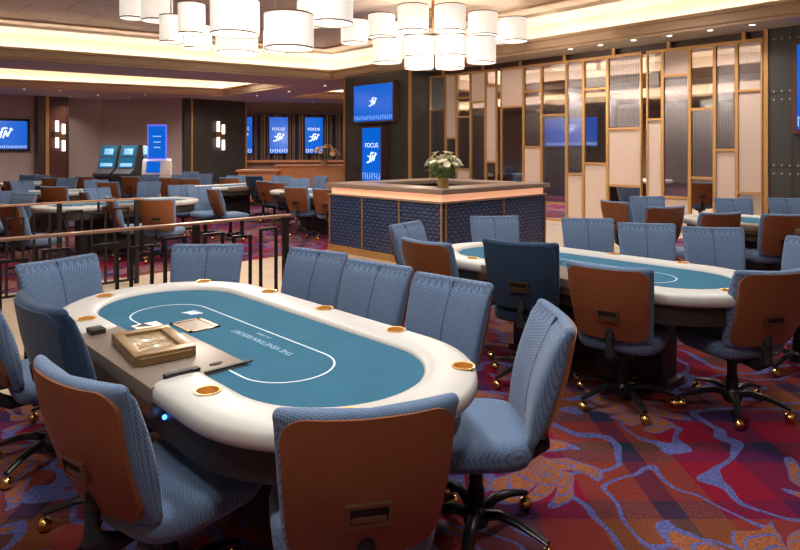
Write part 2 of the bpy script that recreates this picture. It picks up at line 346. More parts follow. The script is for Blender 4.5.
# ------------------------------------------------------------------ setting: floor
x0, x1, y0, y1 = -5, 30, -6, 31
fl = MB(); fl.add([(x0, y0, 0), (x1, y0, 0), (x1, 4.55, 0), (x0, 4.55, 0), (x0, 7.85, 0), (x1, 7.85, 0), (x1, y1, 0), (x0, y1, 0)], [(0, 1, 2, 3), (4, 5, 6, 7)])
struct(fl.build('floor', M['carpet'], smooth=False))
struct(MB().add([(x0, 4.55, 0), (x1, 4.55, 0), (x1, 7.85, 0), (x0, 7.85, 0)], [(0, 1, 2, 3)]).build('floor', M['marble'], smooth=False))

# ------------------------------------------------------------------ setting: ceiling with coffers
ZS, ZL, ZC = 3.64, 3.92, 4.38
def v2(p): return (p[0], p[1])
cofs = [
  [(-4.5, 18.0), v2(P(0, 58.5, ZS)), v2(P(333, 80, ZS)), (11.2, 2.7), (11.15, -5.5), (-4.5, -5.5)],
  [(-4.5, 26.2), v2(P(0, 87, ZS)), v2(P(224, 95.8, ZS)), (11.55, 17.0), (3.6, 18.5), (-4.5, 20.1)],
  [(13.7, 21.0), (19.5, 18.6), (19.5, 15.2), (13.4, 16.2)],
  [(13.3, 13.8), (18.6, 13.8), (18.6, -4), (13.3, -4)],
  [(20.6, 24), (27.3, 24), (27.3, -4), (20.6, -4)],
]
outer = [(x0, y0), (x1, y0), (x1, y1), (x0, y1)]
def ccw(p): 
    a = sum(p[i][0]*p[(i+1) % len(p)][1]-p[(i+1) % len(p)][0]*p[i][1] for i in range(len(p))); return p if a > 0 else p[::-1]
cofs = [ccw(c) for c in cofs]
polys = [[Vector((p[0], p[1], 0)) for p in outer]]+[[Vector((p[0], p[1], 0)) for p in c[::-1]] for c in cofs]
tri = tessellate_polygon(polys); flat = [p for pl in polys for p in pl]
sf = MB(); sf.add([(p.x, p.y, ZS) for p in flat], [tuple(t) for t in tri]); struct(sf.build('ceiling', M['soffit'], smooth=False))
def offset(poly, d):            # outward for ccw polygons
    n = len(poly); out = []
    for i in range(n):
        a, b_, c = (Vector(poly[i-1]), Vector(poly[i]), Vector(poly[(i+1) % n]))
        e1 = (b_-a).normalized(); e2 = (c-b_).normalized(); n1 = Vector((e1.y, -e1.x)); n2 = Vector((e2.y, -e2.x))
        k = (n1+n2); k = k/ max(.3, k.dot(n1)); out.append(tuple(b_+k*d))
    return out
for c in cofs:
    def ringpts(d, z): return [(p[0], p[1], z) for p in offset(c, d)]
    # moulded fascia: stepped profile
    f = MB(); f.rings([ringpts(0, ZS), ringpts(-.0, ZS+.05), ringpts(-.035, ZS+.06), ringpts(-.05, ZS+.20), ringpts(-.09, ZS+.22), ringpts(-.09, ZL), ringpts(-.05, ZL), ringpts(-.03, ZS+.10), ringpts(.34, ZS+.10)], cap=False)
    struct(f.build('trim_1', M['fascia'], smooth=False))
    b_ = MB(); b_.rings([ringpts(.34, ZS+.10), ringpts(.34, ZC-.10), ringpts(.26, ZC-.02), ringpts(-.12, ZC-.02), ringpts(-.12, ZC+.05)], cap=False)
    struct(b_.build('ceiling', M['cove'], smooth=False))
    st = MB(); st.rings([ringpts(.10, ZS+.12), ringpts(.10, ZS+.16), ringpts(.16, ZS+.16), ringpts(.16, ZS+.12)], cap=False)
    struct(st.build('trim_2', M['strip'], smooth=False))
    t = tessellate_polygon([[Vector((p[0], p[1], 0)) for p in offset(c, -.10)]])
    top = MB(); top.add([(p[0], p[1], ZC+.05) for p in offset(c, -.10)], [tuple(q) for q in t]); struct(top.build('ceiling', M['ceil'], smooth=False))
    mo = MB(); mo.rings([ringpts(-.75, ZC+.05), ringpts(-.75, ZC+.01), ringpts(-.81, ZC+.01), ringpts(-.81, ZC+.05)], cap=False)
    struct(mo.build('trim_3', M['fascia'], smooth=False))

# ------------------------------------------------------------------ setting: walls
def at_x0(px, x):
    d = F+R*((px-400)/FPX); return x/d.x*d.y
def wall(name, a, b_, m, z0=0, z1=ZS+.0, th=.12, side=1):
    a, b_ = Vector(a), Vector(b_); d = (b_-a).normalized(); n = Vector((d.y, -d.x))*th*side
    return struct(MB().prism([a, b_, b_+n, a+n], z0, z1).build(name, m, smooth=False))
cA, cB = Vector((9.1, 27.5)), Vector((11.1, 24.35))
wall('wall_back', (x0, 27.5), cA, M['wall'], side=-1)
wall('wall_back', cA, cB, M['wall'], side=-1)
wall('wall_back', (13.9, 24.75), (20.5, 20.3), M['wall_tan'], side=-1)
wall('wall_left', (x0, y0), (x0, 27.5), M['wall'], side=-1)
wall('wall_front', (x0, y0), (x1, y0), M['wall'])
wall('wall_right', (12.0, 3.42), (12.0, y0+.1), M['studded'], side=-1)
wall('wall_back', (x0, y1-.1), (x1, y1-.1), M['wall'], side=-1)
struct(MB().box(18.8, 19.5, at_x0(606, 18.8), at_x0(545, 18.8), 0, 3.3).build('wall_right', M['charcoal'], smooth=False))
wall('wall_right', (x1-.1, y0), (x1-.1, y1), M['wall'])
# column carrying the two screens
kx, ky0, ky1 = 11.27, 11.4, 14.1
struct(MB().box(kx, 13.2, ky0, ky1, 0, ZS).build('wall_right', M['charcoal'], smooth=False))
struct(MB().box(kx-.025, kx+.03, ky0-.03, ky0+.05, 0, ZS).build('trim_4', M['goldf'], smooth=False))
struct(MB().box(kx-.02, kx+.03, ky1-.05, ky1+.01, 0, ZS).build('trim_4', M['goldf'], smooth=False))
# far dark column with sconce
struct(MB().box(11.1, 13.85, 24.1, 25.2, 0, ZS).build('wall_back', M['charcoal'], smooth=False))
for xx in (11.35, 13.80): struct(MB().box(xx, xx+.07, 24.03, 24.12, 0, ZS).build('trim_4', M['goldf'], smooth=False))
# mahogany column on the back left wall
ml, mr = PD(38, 25.4), PD(68, 25.4)
mo_y = 26.95
def at_y(px, y):                # x on the line of sight of px at a given y
    d = F+R*((px-400)/FPX); return y/d.y*d.x
def at_x(px, x):
    d = F+R*((px-400)/FPX); return x/d.x*d.y
def zat(px, py, pt):            # height of pixel row at a point
    return ZD(py, Vector(pt).dot(F))
xm0, xm1 = at_y(38, mo_y), at_y(68, mo_y)
struct(MB().box(xm0, xm1, mo_y, 27.5, 0, ZS).build('wall_back', M['mahog'], smooth=False))
xg = at_y(47, mo_y)
struct(MB().box(xm0, xg-.1, mo_y-.05, mo_y+.01, 0, ZS).build('trim_5', M['dark_wood'], smooth=False))
struct(MB().box(xg-.06, xg+.06, mo_y-.06, mo_y+.01, 0, ZS).build('trim_4', M['goldf'], smooth=False))
struct(MB().box(xm1-.07, xm1+.02, mo_y-.04, mo_y+.01, 0, ZS).build('trim_4', M['dark_wood'], smooth=False))

# ------------------------------------------------------------------ downlights
spots = [(24, 88.8), (60, 90.6), (69.6, 96.6), (98, 95), (100, 99.6), (128, 97.6), (145, 94.5), (203, 97.5), (257, 95.6), (289, 91.5), (325, 85.6), (283, 101), (313, 102),
         (752, 24.5), (710, 30), (669.5, 35.4), (633.5, 40), (600.5, 45), (570.5, 49)]
dl = None
for i, (px, py) in enumerate(spots):
    p = P(px, py, ZS)
    if dl is None:
        dl = empty('recessed_downlight', (p.x, p.y, ZS-.012))
        MB().lathe([(.045, .004), (.06, 0), (.062, .011), (.045, .011)], 20).build('trim_ring', M['white'], dl)
        MB().lathe([(.001, .006), (.044, .006), (.044, .010), (.001, .010)], 20).build('lens', M['lit'], dl)
        o = dl
    else: o = copy_tree(dl); o.location = (p.x, p.y, ZS-.012)
    tag(o, 'small round recessed downlight in the soffit above the latticed screen' if i > 12 else 'small round recessed downlight in the ceiling over the far gaming floor', 'ceiling light', 'downlights above the latticed screen' if i > 12 else 'downlights over the far gaming floor')
    if i > 12 or i in (2, 7, 8, 11, 12):
        a = area_down(p.x, p.y, ZS-.03, .1, 22 if i > 12 else 30, spread=2.0)

# ------------------------------------------------------------------ chairs
def sgnpow(a, e): return math.copysign(abs(a)**e, a)
def chair_proto(name, rear, lift=0.0, body='bluef'):
    root = empty(name)
    zt, zb = .898+lift, .445+lift          # back top and bottom
    H = zt-zb
    def wid(t): return .425+.07*t**.8
    def yc(t): return -.215-.10*t-.03*t*t   # lean
    def thk(t): return .050+.064*sin(pi*min(1, max(0, t*.95+.03)))
    N = 56
    def ring(t, sh=0, dz=0):
        w_, d = wid(t)/2-sh, thk(t)/2-sh*.8; pts = []
        for i in range(N):
            a = 2*pi*i/N; c_, s_ = cos(a), sin(a)
            x = w_*sgnpow(c_, .42); y = d*sgnpow(s_, .62)
            xn = x/(wid(t)/2)
            if s_ > 0 and abs(x) < .008: y -= .010
            z = zb+t*H+dz+.010*(xn*xn)*max(0, t-.6)/.4
            pts.append((x, yc(t)+y+.035*xn*xn, z))
        return pts
    rs = []
    rr = .024
    for k in range(6): a = k/5*pi/2; rs.append(ring(0, rr*(1-sin(a)), rr*(1-cos(a))-rr*.0))
    for k in range(1, 16): rs.append(ring(rr/H+(1-2*rr/H)*k/16))
    for k in range(6): a = k/5*pi/2; rs.append(ring(1, rr*(1-cos(a)), -rr+rr*sin(a)))
    m = MB(); m.rings(rs); m.build('backrest', M[body], root, ang=60)
    sm = MB(); rs2 = []
    for k in range(4, 33):
        t = k/33; y = yc(t)+thk(t)/2-.0085; rs2.append([(-.0035, y, zb+t*H), (.0035, y, zb+t*H), (.0035, y-.01, zb+t*H), (-.0035, y-.01, zb+t*H)])
    sm.rings(rs2).build('front_seam', M['seam'], root)
    # rear panel with rounded corners
    def panel(off, mg, th, t0=.03, t1=.965, rc=.07):
        nu, nv = 18, 26; front, back = [], []
        for j in range(nv+1):
            t = t0+(t1-t0)*(.5-.5*cos(pi*j/nv)); w_ = wid(t)/2-mg
            e = min(t-t0, t1-t)*H
            if e < rc: w_ -= rc-sqrt(max(0, rc*rc-(rc-e)**2))
            for i in range(nu+1):
                xn = -1+2*i/nu; x = xn*w_; xb = x/(wid(t)/2)
                y = yc(t)-thk(t)/2+.035*xb*xb-off+.010*abs(xb)**6
                z = zb+t*H+.010*xb*xb*max(0, t-.6)/.4
                back.append((x, y-th, z)); front.append((x, y+.012, z))
        q = MB(); n = (nu+1)*(nv+1); fs = []
        for j in range(nv):
            for i in range(nu):
                a = j*(nu+1)+i; fs += [(a, a+1, a+nu+2, a+nu+1), (n+a, n+a+nu+1, n+a+nu+2, n+a+1)]
        bd = [i for i in range(nu+1)]+[(j)*(nu+1)+nu for j in range(1, nv+1)]+[nv*(nu+1)+i for i in range(nu-1, -1, -1)]+[j*(nu+1) for j in range(nv-1, 0, -1)]
        for k in range(len(bd)): a, b_ = bd[k], bd[(k+1) % len(bd)]; fs.append((a, n+a, n+b_, b_))
        q.add(back+front, fs); return q
    pn = panel(.004, .012, .004).build('rear_panel', M[rear], root, ang=50)
    # pull handle
    th_ = .37; hy = yc(th_)-thk(th_)/2-.010; hz = zb+th_*H
    sl = (yc(1)-yc(0))/H
    h = empty('pull_handle'); h.parent = root; h.location = (0, hy, hz); h.rotation_euler.x = .20
    fr = MB()
    for a in ((-.062, .062, .024, .034), (-.062, .062, -.034, -.024)): fr.box(a[0], a[1], -.010, .012, a[2], a[3])
    for a in ((-.062, -.051), (.051, .062)): fr.box(a[0], a[1], -.010, .012, -.025, .025)
    COL.objects.unlink(h); bpy.data.objects.remove(h)
    fo = fr.build('pull_handle', M['bronze'], root); fo.location = (0, hy, hz); fo.rotation_euler.x = .20
    rc_ = MB().box(-.052, .052, -.003, .012, -.025, .025).build('recess', M['dark'], fo)
    MB().box(-.046, .046, -.0085, -.001, -.020, -.006).build('grip', M['bronze'], fo)
    # seat cushion
    sz = .475+lift*.8
    S = []
    for k, (z, sh) in enumerate(((-.115, .05), (-.105, .02), (-.075, .004), (-.045, 0), (-.02, .006), (-.006, .022), (0, .055))):
        pts = []
        for i in range(48):
            a = 2*pi*i/48; x = (.25-sh)*sgnpow(cos(a), .5); y = (.245-sh)*sgnpow(sin(a), .5)
            x *= 1+.04*y/.25
            dz = -.03*max(0, (y-.12)/.13)**2*(1 if z > -.05 else .2) - .010*max(0, 1-abs(x)/.2)*(z > -.01)
            pts.append((x, y+.03, sz+z+dz))
        S.append(pts)
    MB().rings(S).build('seat', M[body], root, ang=60)
    # mechanism and column
    me = MB().box(-.09, .09, -.12, .12, sz-.16, sz-.105)
    me.tube([(0, -.05, sz-.135), (0, -.20, sz-.145), (0, -.272, sz-.10), (0, -.268, sz-.0), (0, -.262, sz+.07)], [.03, .034, .034, .03, .026], 8)
    bevel(me.build('seat_bracket', M['blackp'], root), .008, 2)
    MB().lathe([(.001, .07), (.034, .07), (.034, .20), (.028, .205), (.028, sz-.15), (.001, sz-.15)], 16).build('column', M['black'], root)
    MB().lathe([(.001, .055), (.05, .055), (.055, .085), (.045, .115), (.034, .13), (.001, .13)], 18).build('hub', M['black'], root)
    legm = MB(); rs = []
    for (r_, z, hw, hh) in ((.03, .095, .026, .022), (.10, .118, .022, .019), (.18, .112, .019, .016), (.25, .092, .016, .013), (.305, .074, .014, .010)):
        rs.append([(r_, hw*cos(a)*1.1, z+hh*sin(a)) for a in [2*pi*i/10+.3 for i in range(10)]])
    legm.rings(rs); lme = legm.mesh('leg', M['black'])
    cb = MB(); 
    for s_ in (-1, 1): cb.lathe([(.001, -.0285), (.014, -.026), (.023, -.018), (.0285, -.006), (.0285, .006), (.023, .018), (.014, .026), (.001, .0285)], 14, (0, 0, 0), True)
    cb = MB(); cb.ball((.298, 0, .030), .029, 14); cb.tube([(.298, 0, .05), (.298, 0, .074)], .007, 8)
    cme = cb.mesh('caster', M['brass'])
    cm = MB(); cm.ball((.298, 0, .034), .022, 10)
    for k in range(5):
        l = bpy.data.objects.new('leg', lme); COL.objects.link(l); l.parent = root; l.rotation_euler.z = 2*pi*k/5+.35
        c = bpy.data.objects.new('caster', cme); COL.objects.link(c); c.parent = l; c['label'] = 'polished brass ball caster'
    return root
PROTO = {'leather': chair_proto('gaming_chair', 'leather'), 'dealer': chair_proto('dealer_chair', 'navyf', .085, 'navyf')}
used = set()
def place(kind, pt, fx, fy, label, group, spin=None):
    """pt = ground position below the top of the backrest, (fx,fy) = the way the chair faces"""
    pr = PROTO[kind]; n = sqrt(fx*fx+fy*fy); fx, fy = fx/n, fy/n
    if kind in used: o = copy_tree(pr)
    else:
        ALLCH(pr)
        for c in list(pr.children): ALLCH(c)
        o = pr; used.add(kind)
    o.location = (pt[0]+fx*.335, pt[1]+fy*.335, 0); o.rotation_euler.z = atan2(-fx, fy)
    return tag(o, label, 'chair', group), o
def vface(phi):                # 0 = faces the camera, 90 = faces picture right, 180 = faces away
    a = radians(phi); v = -F*cos(a)+R*sin(a); return v.x, v.y
g1, g2, g3, g4 = 'chairs round the nearest card table', 'chairs round the second card table', 'chairs round the card table by the latticed screen', 'chairs on the far gaming floor'
place('leather', (.575, 2.01), .97, .20, 'swivel chair with cognac back nearest the brass box on the closest table', g1)
place('leather', (1.06, 1.22), .52, .85, 'swivel chair whose cognac back hides the near end of the closest table', g1)
place('leather', (2.21, 1.38), *vface(-90), 'swivel chair in side profile at the right curve of the closest card table', g1)
place('leather', (2.44, 2.14), -.97, -.10, 'blue swivel chair on the closest-table far side, biggest of three in a row', g1)
place('leather', (2.45, 2.72), -.97, -.14, 'blue swivel chair on the closest-table far side, middle of three in a row', g1)
place('leather', (2.47, 3.34), -.96, -.22, 'blue swivel chair on the closest-table far side, beside the railing end', g1)
place('leather', (2.06, 4.09), -.66, -.75, 'blue swivel chair seen squarely before the railing behind the closest table', g1)
place('leather', (1.11, 4.17), .25, -.97, 'blue swivel chair by the railing at the left end of the closest table', g1)
place('dealer', (.64, 2.68), .98, .06, 'all navy dealer chair tucked in at the closest-table brown dealer tray', g1)
place('leather', (.60, 3.52), 1, -.10, 'swivel chair cut by the picture edge beyond the navy dealer chair of the closest table', g1)
place('dealer', (3.25, 2.32), .93, .33, 'all navy dealer chair with bronze pull at the dealer side of the second table', g2)
place('leather', (3.32, 1.76), .97, .22, 'swivel chair with cognac back right of the second-table navy dealer chair', g2)
place('leather', (3.87, 1.05), .52, .85, 'swivel chair with cognac back at the near end of the second table', g2)
place('leather', (3.27, 3.17), 1, .02, 'swivel chair with cognac back left of the second-table navy dealer chair', g2)
place('leather', (3.93, 4.06), .20, -.98, 'blue swivel chair at the far end of the second table, closest to the counter corner', g2)
f0 = vface(0)
place('leather', (5.0, 3.87), *vface(4), 'blue swivel chair directly in front of the navy quilted counter', g2)
place('leather', (5.49, 3.12), *vface(-8), 'blue swivel chair behind the second table, first one right of the counter', g2)
place('leather', (5.50, 2.54), *vface(-14), 'blue swivel chair behind the second table, second one right of the counter', g2)
place('leather', (5.62, 2.02), *vface(-12), 'blue swivel chair behind the second table, third one right of the counter', g2)
place('leather', (5.45, 1.18), *vface(-60), 'blue swivel chair sliver at the right picture edge beyond the second table', g2)
def far(px, yt, phi, label, group=g4, kind='leather'):
    p = P(px, yt-.3, .905 if kind == 'leather' else .99); place(kind, p, *vface(phi), label, group)
far(613, 201, 115, 'cognac swivel chair turned sideways at the left end of the third table', g3)
far(646, 196.2, 0, 'pale blue swivel chair facing out behind the left end of the third table', g3)
far(666, 206.5, 186, 'cognac backed swivel chair at the third table, leftmost of three in a row', g3)
far(732, 198, -6, 'pale blue swivel chair facing out behind the middle of the third table', g3)
far(722, 212.5, 190, 'cognac backed swivel chair at the third table, middle of three in a row', g3)
far(785, 198, -4, 'bright blue swivel chair before the dark studded wall behind the third table', g3)
far(787, 214, 178, 'cognac backed swivel chair at the third table, cut by the picture edge', g3)
FL = [
 (8, 204, 150, 'cognac backed chair at the left picture edge just behind the second railing'),
 (12, 192, 20, 'pale blue chair at the left picture edge behind a cognac backed one'),
 (26, 192, -20, 'pale blue chair right of the left edge pair on the far floor'),
 (53, 186.5, 180, 'cognac backed chair seen squarely from behind at the far left table'),
 (83, 192, 130, 'cognac chair turned right, first of the two between the far left tables'),
 (96, 190, 60, 'blue chair in profile between the two far left tables'),
 (109, 195, 125, 'cognac chair turned right at the left end of the long far table'),
 (7, 181, 140, 'small cognac chair far left below the wall screen'),
 (21, 181, 60, 'small cognac and blue chair far left below the wall screen, second from the edge'),
 (30, 175, 10, 'dark blue small chair far away left of the mahogany column'),
 (44, 175, -10, 'pale blue small chair far away in front of the mahogany column'),
 (51, 178, 180, 'small cognac chair far away in front of the mahogany column'),
 (68, 178, 0, 'pale blue chair behind the far left table with ivory rim'),
 (84, 176, 175, 'cognac chair back seen far away left of the slot machines'),
 (96, 181, 30, 'pale blue chair in front of the leftmost slot machine'),
 (107, 181, 170, 'cognac chair back low in front of the leftmost slot machine'),
 (130, 176, 178, 'cognac chair back straight below the middle slot machine'),
 (151, 175, 0, 'pale blue chair below the white kiosk'),
 (150, 182, 0, 'pale blue chair at the table before the white kiosk'),
 (169, 177.5, 190, 'cognac chair back just right of the white kiosk'),
 (181, 175, 0, 'pale blue chair behind a cognac one right of the kiosk'),
 (189, 178.5, 180, 'cognac chair back at the foot of the dark column'),
 (191, 172, 0, 'dark blue small chair at the foot of the dark column'),
 (204, 174, 5, 'pale blue small chair at the middle of the dark column foot'),
 (181, 186, 25, 'blue chair facing out at the long far table, left of a profile pair'),
 (198, 186, 40, 'blue chair facing out at the long far table, next to a cognac profile'),
 (212, 188, 130, 'cognac chair in profile at the right end of the long far table'),
 (156, 195, 184, 'cognac backed chair seen squarely before the long far table, crossed by the railing'),
 (229, 179, 180, 'cognac backed chair seen squarely right of the dark column'),
 (253, 176, 150, 'dark blue backed chair right of the dark column'),
 (236, 172.5, 0, 'pale blue small chair beyond the cognac one right of the dark column'),
 (263, 182, 145, 'cognac backed chair, left one of three in a row before the far bar'),
 (277, 183, 150, 'cognac backed chair, middle one of three in a row before the far bar'),
 (295, 185, 155, 'cognac backed chair, right one of three in a row before the far bar'),
 (282, 173, 0, 'pale blue chair under the left part of the far bar'),
 (300, 178.5, 0, 'pale blue chair behind the row of three cognac chairs'),
 (322, 175, -40, 'pale blue chair under the right part of the far bar'),
 (325, 188, 165, 'cognac backed chair partly hidden by the quilted counter'),
]
TT = [((3.55, 9.95), pi/2), ((3.1, 13.4), pi/2), ((7.0, 12.9), pi/2+.15), ((7.15, 9.75), 0.0), ((4.6, 17.4), pi/2), ((-.6, 10.6), pi/2)]
FP = []
for px, yt, ph, lb in FL:
    dl_ = lb.startswith('dark blue backed'); p = P(px, yt-.3, .99 if dl_ else .905); f = Vector(vface(ph))
    if px > 234 and p.dot(F) > 15.9: p = p*(15.9/p.dot(F))
    FP.append([p, f, dl_, lb])
for it in range(60):            # nudge colliding far chairs apart along their own lines of sight
    for a in FP:
        hub = a[0]+a[1]*.30
        for (c, rz) in TT:
            ax = Vector((-sin(rz), cos(rz))); c = Vector(c)
            def dist(q): t = max(-.66, min(.66, (q-c).dot(ax))); return (q-c-ax*t)
            d = dist(a[0])
            if d.length < .70: a[0] += a[0].normalized()*(.05 if d.dot(a[0]) > 0 else -.05)
            d = dist(hub)
            if d.length < .52: a[0] += a[0].normalized()*(.05 if d.dot(a[0]) > 0 else -.05)
        for b_ in FP:
            if b_ is a: continue
            d = (a[0]+a[1]*.25)-(b_[0]+b_[1]*.25)
            if d.length < .62:
                k = .04 if a[0].length > b_[0].length else -.04
                a[0] += a[0].normalized()*k; b_[0] -= b_[0].normalized()*k
for p, f, dl_, lb in FP: place('dealer' if dl_ else 'leather', p, f.x, f.y, lb, g4)

# ------------------------------------------------------------------ card tables
def stadium(r, hs, n=20, ox=0, oy=0):
    pts = [(ox+r*cos(a), oy+hs+r*sin(a)) for a in [pi*i/n for i in range(n+1)]]+[(ox+r*cos(a), oy-hs+r*sin(a)) for a in [pi+pi*i/n for i in range(n+1)]]
    return pts                  # ccw, starts on the +x side
def card_table(cx, cy, rz, label, detail=True):
    """long axis = local y, dealer side = local -x"""
    root = empty('card_table', (cx, cy, 0), rz); tag(root, label, 'table', 'card tables')
    ZT = .765
    RO, HS = .554, .665
    # rim: profile swept along the stadium, open at the dealer side
    path = []; ZT = .765
    n = 36
    ga, gb = -.40, .44          # gap along y on the -x side
    rc = RO-.099
    cen = [(-rc, gb)]+[(-rc, gb+(HS-gb)*k/4) for k in range(1, 4)]
    cen += [(rc*cos(a), HS+rc*sin(a)) for a in [pi-pi*i/n for i in range(n+1)]]
    cen += [(rc, HS-2*HS*k/8) for k in range(1, 8)]
    cen += [(rc*cos(a), -HS+rc*sin(a)) for a in [-pi*i/n for i in range(n+1)]]
    cen += [(-rc, -HS+(ga+HS)*k/4) for k in range(1, 5)]
    prof = []
    for i in range(20):
        a = 2*pi*i/20; prof.append((.099*sgnpow(cos(a), .62), .042*sgnpow(sin(a), .62)))
    rings = []
    L = len(cen)
    for i, p in enumerate(cen):
        a_ = Vector(cen[max(i-1, 0)]); b_ = Vector(cen[min(i+1, L-1)]); t = (b_-a_).normalized(); nn = Vector((-t.y, t.x))
        rings.append([(p[0]+nn.x*q[0], p[1]+nn.y*q[0], ZT-.042+q[1]) for q in prof])
    def capring(ring, t, k, s):
        c = Vector((sum(p[0] for p in ring)/20, sum(p[1] for p in ring)/20, sum(p[2] for p in ring)/20))
        return [tuple(c+(Vector(p)-c)*s+Vector((t[0], t[1], 0))*k) for p in ring]
    st = [capring(rings[0], (0, -1), k, s) for k, s in ((.035, .45), (.03, .7), (.018, .9))]
    en = [capring(rings[-1], (0, 1), k, s) for k, s in ((.018, .9), (.03, .7), (.035, .45))]
    rim = MB().rings(st+rings+en).build('padded_rim', M['rim'], root, ang=70)
    cups = [(.485, 0), (.485, .52), (.485, -.52), (.345, 1.03), (.345, -1.03), (-.22, 1.05), (-.22, -1.06), (-.445, .62), (-.445, -.60)]
    if detail:
        cut = MB()
        for x, y in cups: cut.lathe([(.038, -.085), (.038, .05)], 28, (x, y, ZT), True)
        co_ = cut.build('cutter', M['brass'], None)
        md = rim.modifiers.new('b', 'BOOLEAN'); md.operation = 'DIFFERENCE'; md.object = co_; md.solver = 'EXACT'
        co_.matrix_world = Matrix.Translation((cx, cy, 0)) @ Matrix.Rotation(rz, 4, 'Z')
        bpy.context.view_layer.update()
        me = bpy.data.meshes.new_from_object(rim.evaluated_get(bpy.context.evaluated_depsgraph_get()))
        rim.modifiers.clear(); rim.data = me; me.materials.clear(); me.materials.append(M['rim'])
        for p_ in me.polygons: p_.material_index = 0
        me.shade_smooth(); me.set_sharp_from_angle(angle=radians(50))
        bpy.data.objects.remove(co_)
    cme = MB().lathe([(.0005, -.078), (.035, -.078), (.0375, -.07), (.0375, .0025), (.044, .0035), (.045, .0010), (.0385, -.004)], 28).mesh('cup_holder', M['cupg'])
    for x, y in cups:
        c = bpy.data.objects.new('cup_holder', cme); COL.objects.link(c); c.parent = root; c.location = (x, y, ZT)
    # felt bed
    MB().prism(stadium(.372, .672), ZT-.06, ZT-.022).build('felt_top', M['felt'], root, ang=30)
    inner = stadium(.180, .515, 28, -.085, 0); outer_ = stadium(.188, .515, 28, -.085, 0)
    b_ = MB(); k = len(inner); b_.add([(p[0], p[1], ZT-.0205) for p in inner+outer_], [(i, (i+1) % k, k+(i+1) % k, k+i) for i in range(k)])
    b_.build('betting_line', M['line'], root, smooth=False)
    # body under the top
    MB().prism(stadium(.52, .63), ZT-.19, ZT-.085).build('apron', M['apron'], root, ang=30)
    MB().box(.0, .24, -.58, .58, .05, ZT-.19).build('pedestal', M['apron'], root)
    MB().box(-.01, .26, -.62, .62, 0.0, .05).build('plinth', M['dark_wood'], root)
    # dealer plate
    y0_, y1_ = -.415, .455
    pl = MB().prism([(-.56, y0_), (-.19, y0_), (-.19, .14), (-.25, .14), (-.25, .27), (-.36, .27), (-.36, y1_), (-.56, y1_)], ZT-.07, ZT-.012).build('dealer_tray', M['plate'], root, smooth=False)
    bevel(pl, .004, 2)
    MB().prism([(-.565, y0_-.01), (-.515, y0_-.01), (-.515, y1_+.01), (-.565, y1_+.01)], ZT-.11, ZT-.071).build('tray_edge', M['bronze'], root)
    if detail:
        # flat drop slot plate in front of the box
        fr = MB(); X0, X1, Y0, Y1 = -.165, -.015, .13, .335; zt = ZT-.021
        for a in ((X0, X1, Y0, Y0+.02), (X0, X1, Y1-.02, Y1), (X0, X0+.02, Y0, Y1), (X1-.02, X1, Y0, Y1)): fr.box(*a, zt, zt+.004)
        o = fr.build('drop_plate', M['kraft'], root); MB().box(X0+.02, X1-.02, Y0+.02, Y1-.02, zt, zt+.002).build('insert', M['plate'], o)
        MB().add([(-.245, .16, ZT-.0115+.006), (-.205, .16, ZT-.0055), (-.225, .37, ZT-.0055), (-.265, .36, ZT-.0055)], [(0, 1, 2, 3)])
        wc = MB().box(-.33, -.215, .20, .375, ZT-.012, ZT-.006).build('card_slot_cover', M['cream'], root)
        MB().prism([(-.325, .34), (-.275, .37), (-.262, .31)], ZT-.006, ZT-.004).build('opening', M['dark'], wc)
        # black edging along the right end of the tray
        MB().box(-.36, -.17, y0_-.004, y0_+.012, ZT-.012, ZT-.006).build('black_edging', M['blackp'], root)
        MB().prism([(-.285+.026*cos(a), -.345+.012*sin(a)) for a in [2*pi*i/16 for i in range(16)]], ZT-.012, ZT-.008).build('slot_lens', M['blackp'], root)
        cm = MB().box(-.50, -.40, -.40, -.375, ZT-.012, ZT+.012); cm.box(-.44, -.36, -.375, -.345, ZT-.012, ZT-.0)
        cm.build('card_reader', M['blackp'], root)
        sq = MB().box(-.505, -.445, .355, .425, ZT-.012, ZT+.010); q = sq.build('button_box', M['blackp'], root)
        MB().box(-.497, -.453, .37, .41, ZT+.010, ZT+.0125).build('button', M['black'], q)
        # printed lettering reads from the player side
        mt = Matrix.Translation((.035, -.07, ZT-.0208)) @ Matrix.Rotation(-pi/2+pi, 4, 'Z')
        def lt(s, size, dx, name, yy=0):
            m_ = Matrix.Translation((dx, yy, ZT-.0212)) @ Matrix.Rotation(pi/2, 4, 'Z')
            return text_obj(s, size, name, M['print'], root, m_)
        lt('THE VENETIAN RESORT', .044, .0, 'printed_lettering', -.20); lt('LAS VEGAS', .022, .055, 'printed_lettering', -.13)
        lg = MB()
        for k in range(5):
            a = .3*k-.6; lg.add([(-.03+.04*cos(a+1)*.5*k/3, .42+.014*k, ZT-.0206), (.035-.006*k, .405+.018*k, ZT-.0206), (.04, .42+.018*k, ZT-.0206), (-.012-.008*k, .435+.014*k, ZT-.0206)], [(0, 1, 2, 3)])
        lg.build('printed_emblem', M['line'], root, smooth=False)
    if detail: ld = MB().ball((0, 0, 0), .009, 8).build('indicator_light', M['led'], root)
    if detail: ld.location = (-.53, -.46, ZT-.105)
    return root
card_table(1.413, 2.53, 0, 'closest ivory-rimmed oval card table with a brass box on its brown tray')
card_table(4.01, 2.33, 0, 'second ivory-rimmed card table, the one behind and right of the closest table')
card_table(7.92, 1.95, 0, 'third ivory-rimmed card table, mostly hidden, nearest the latticed screen', False)
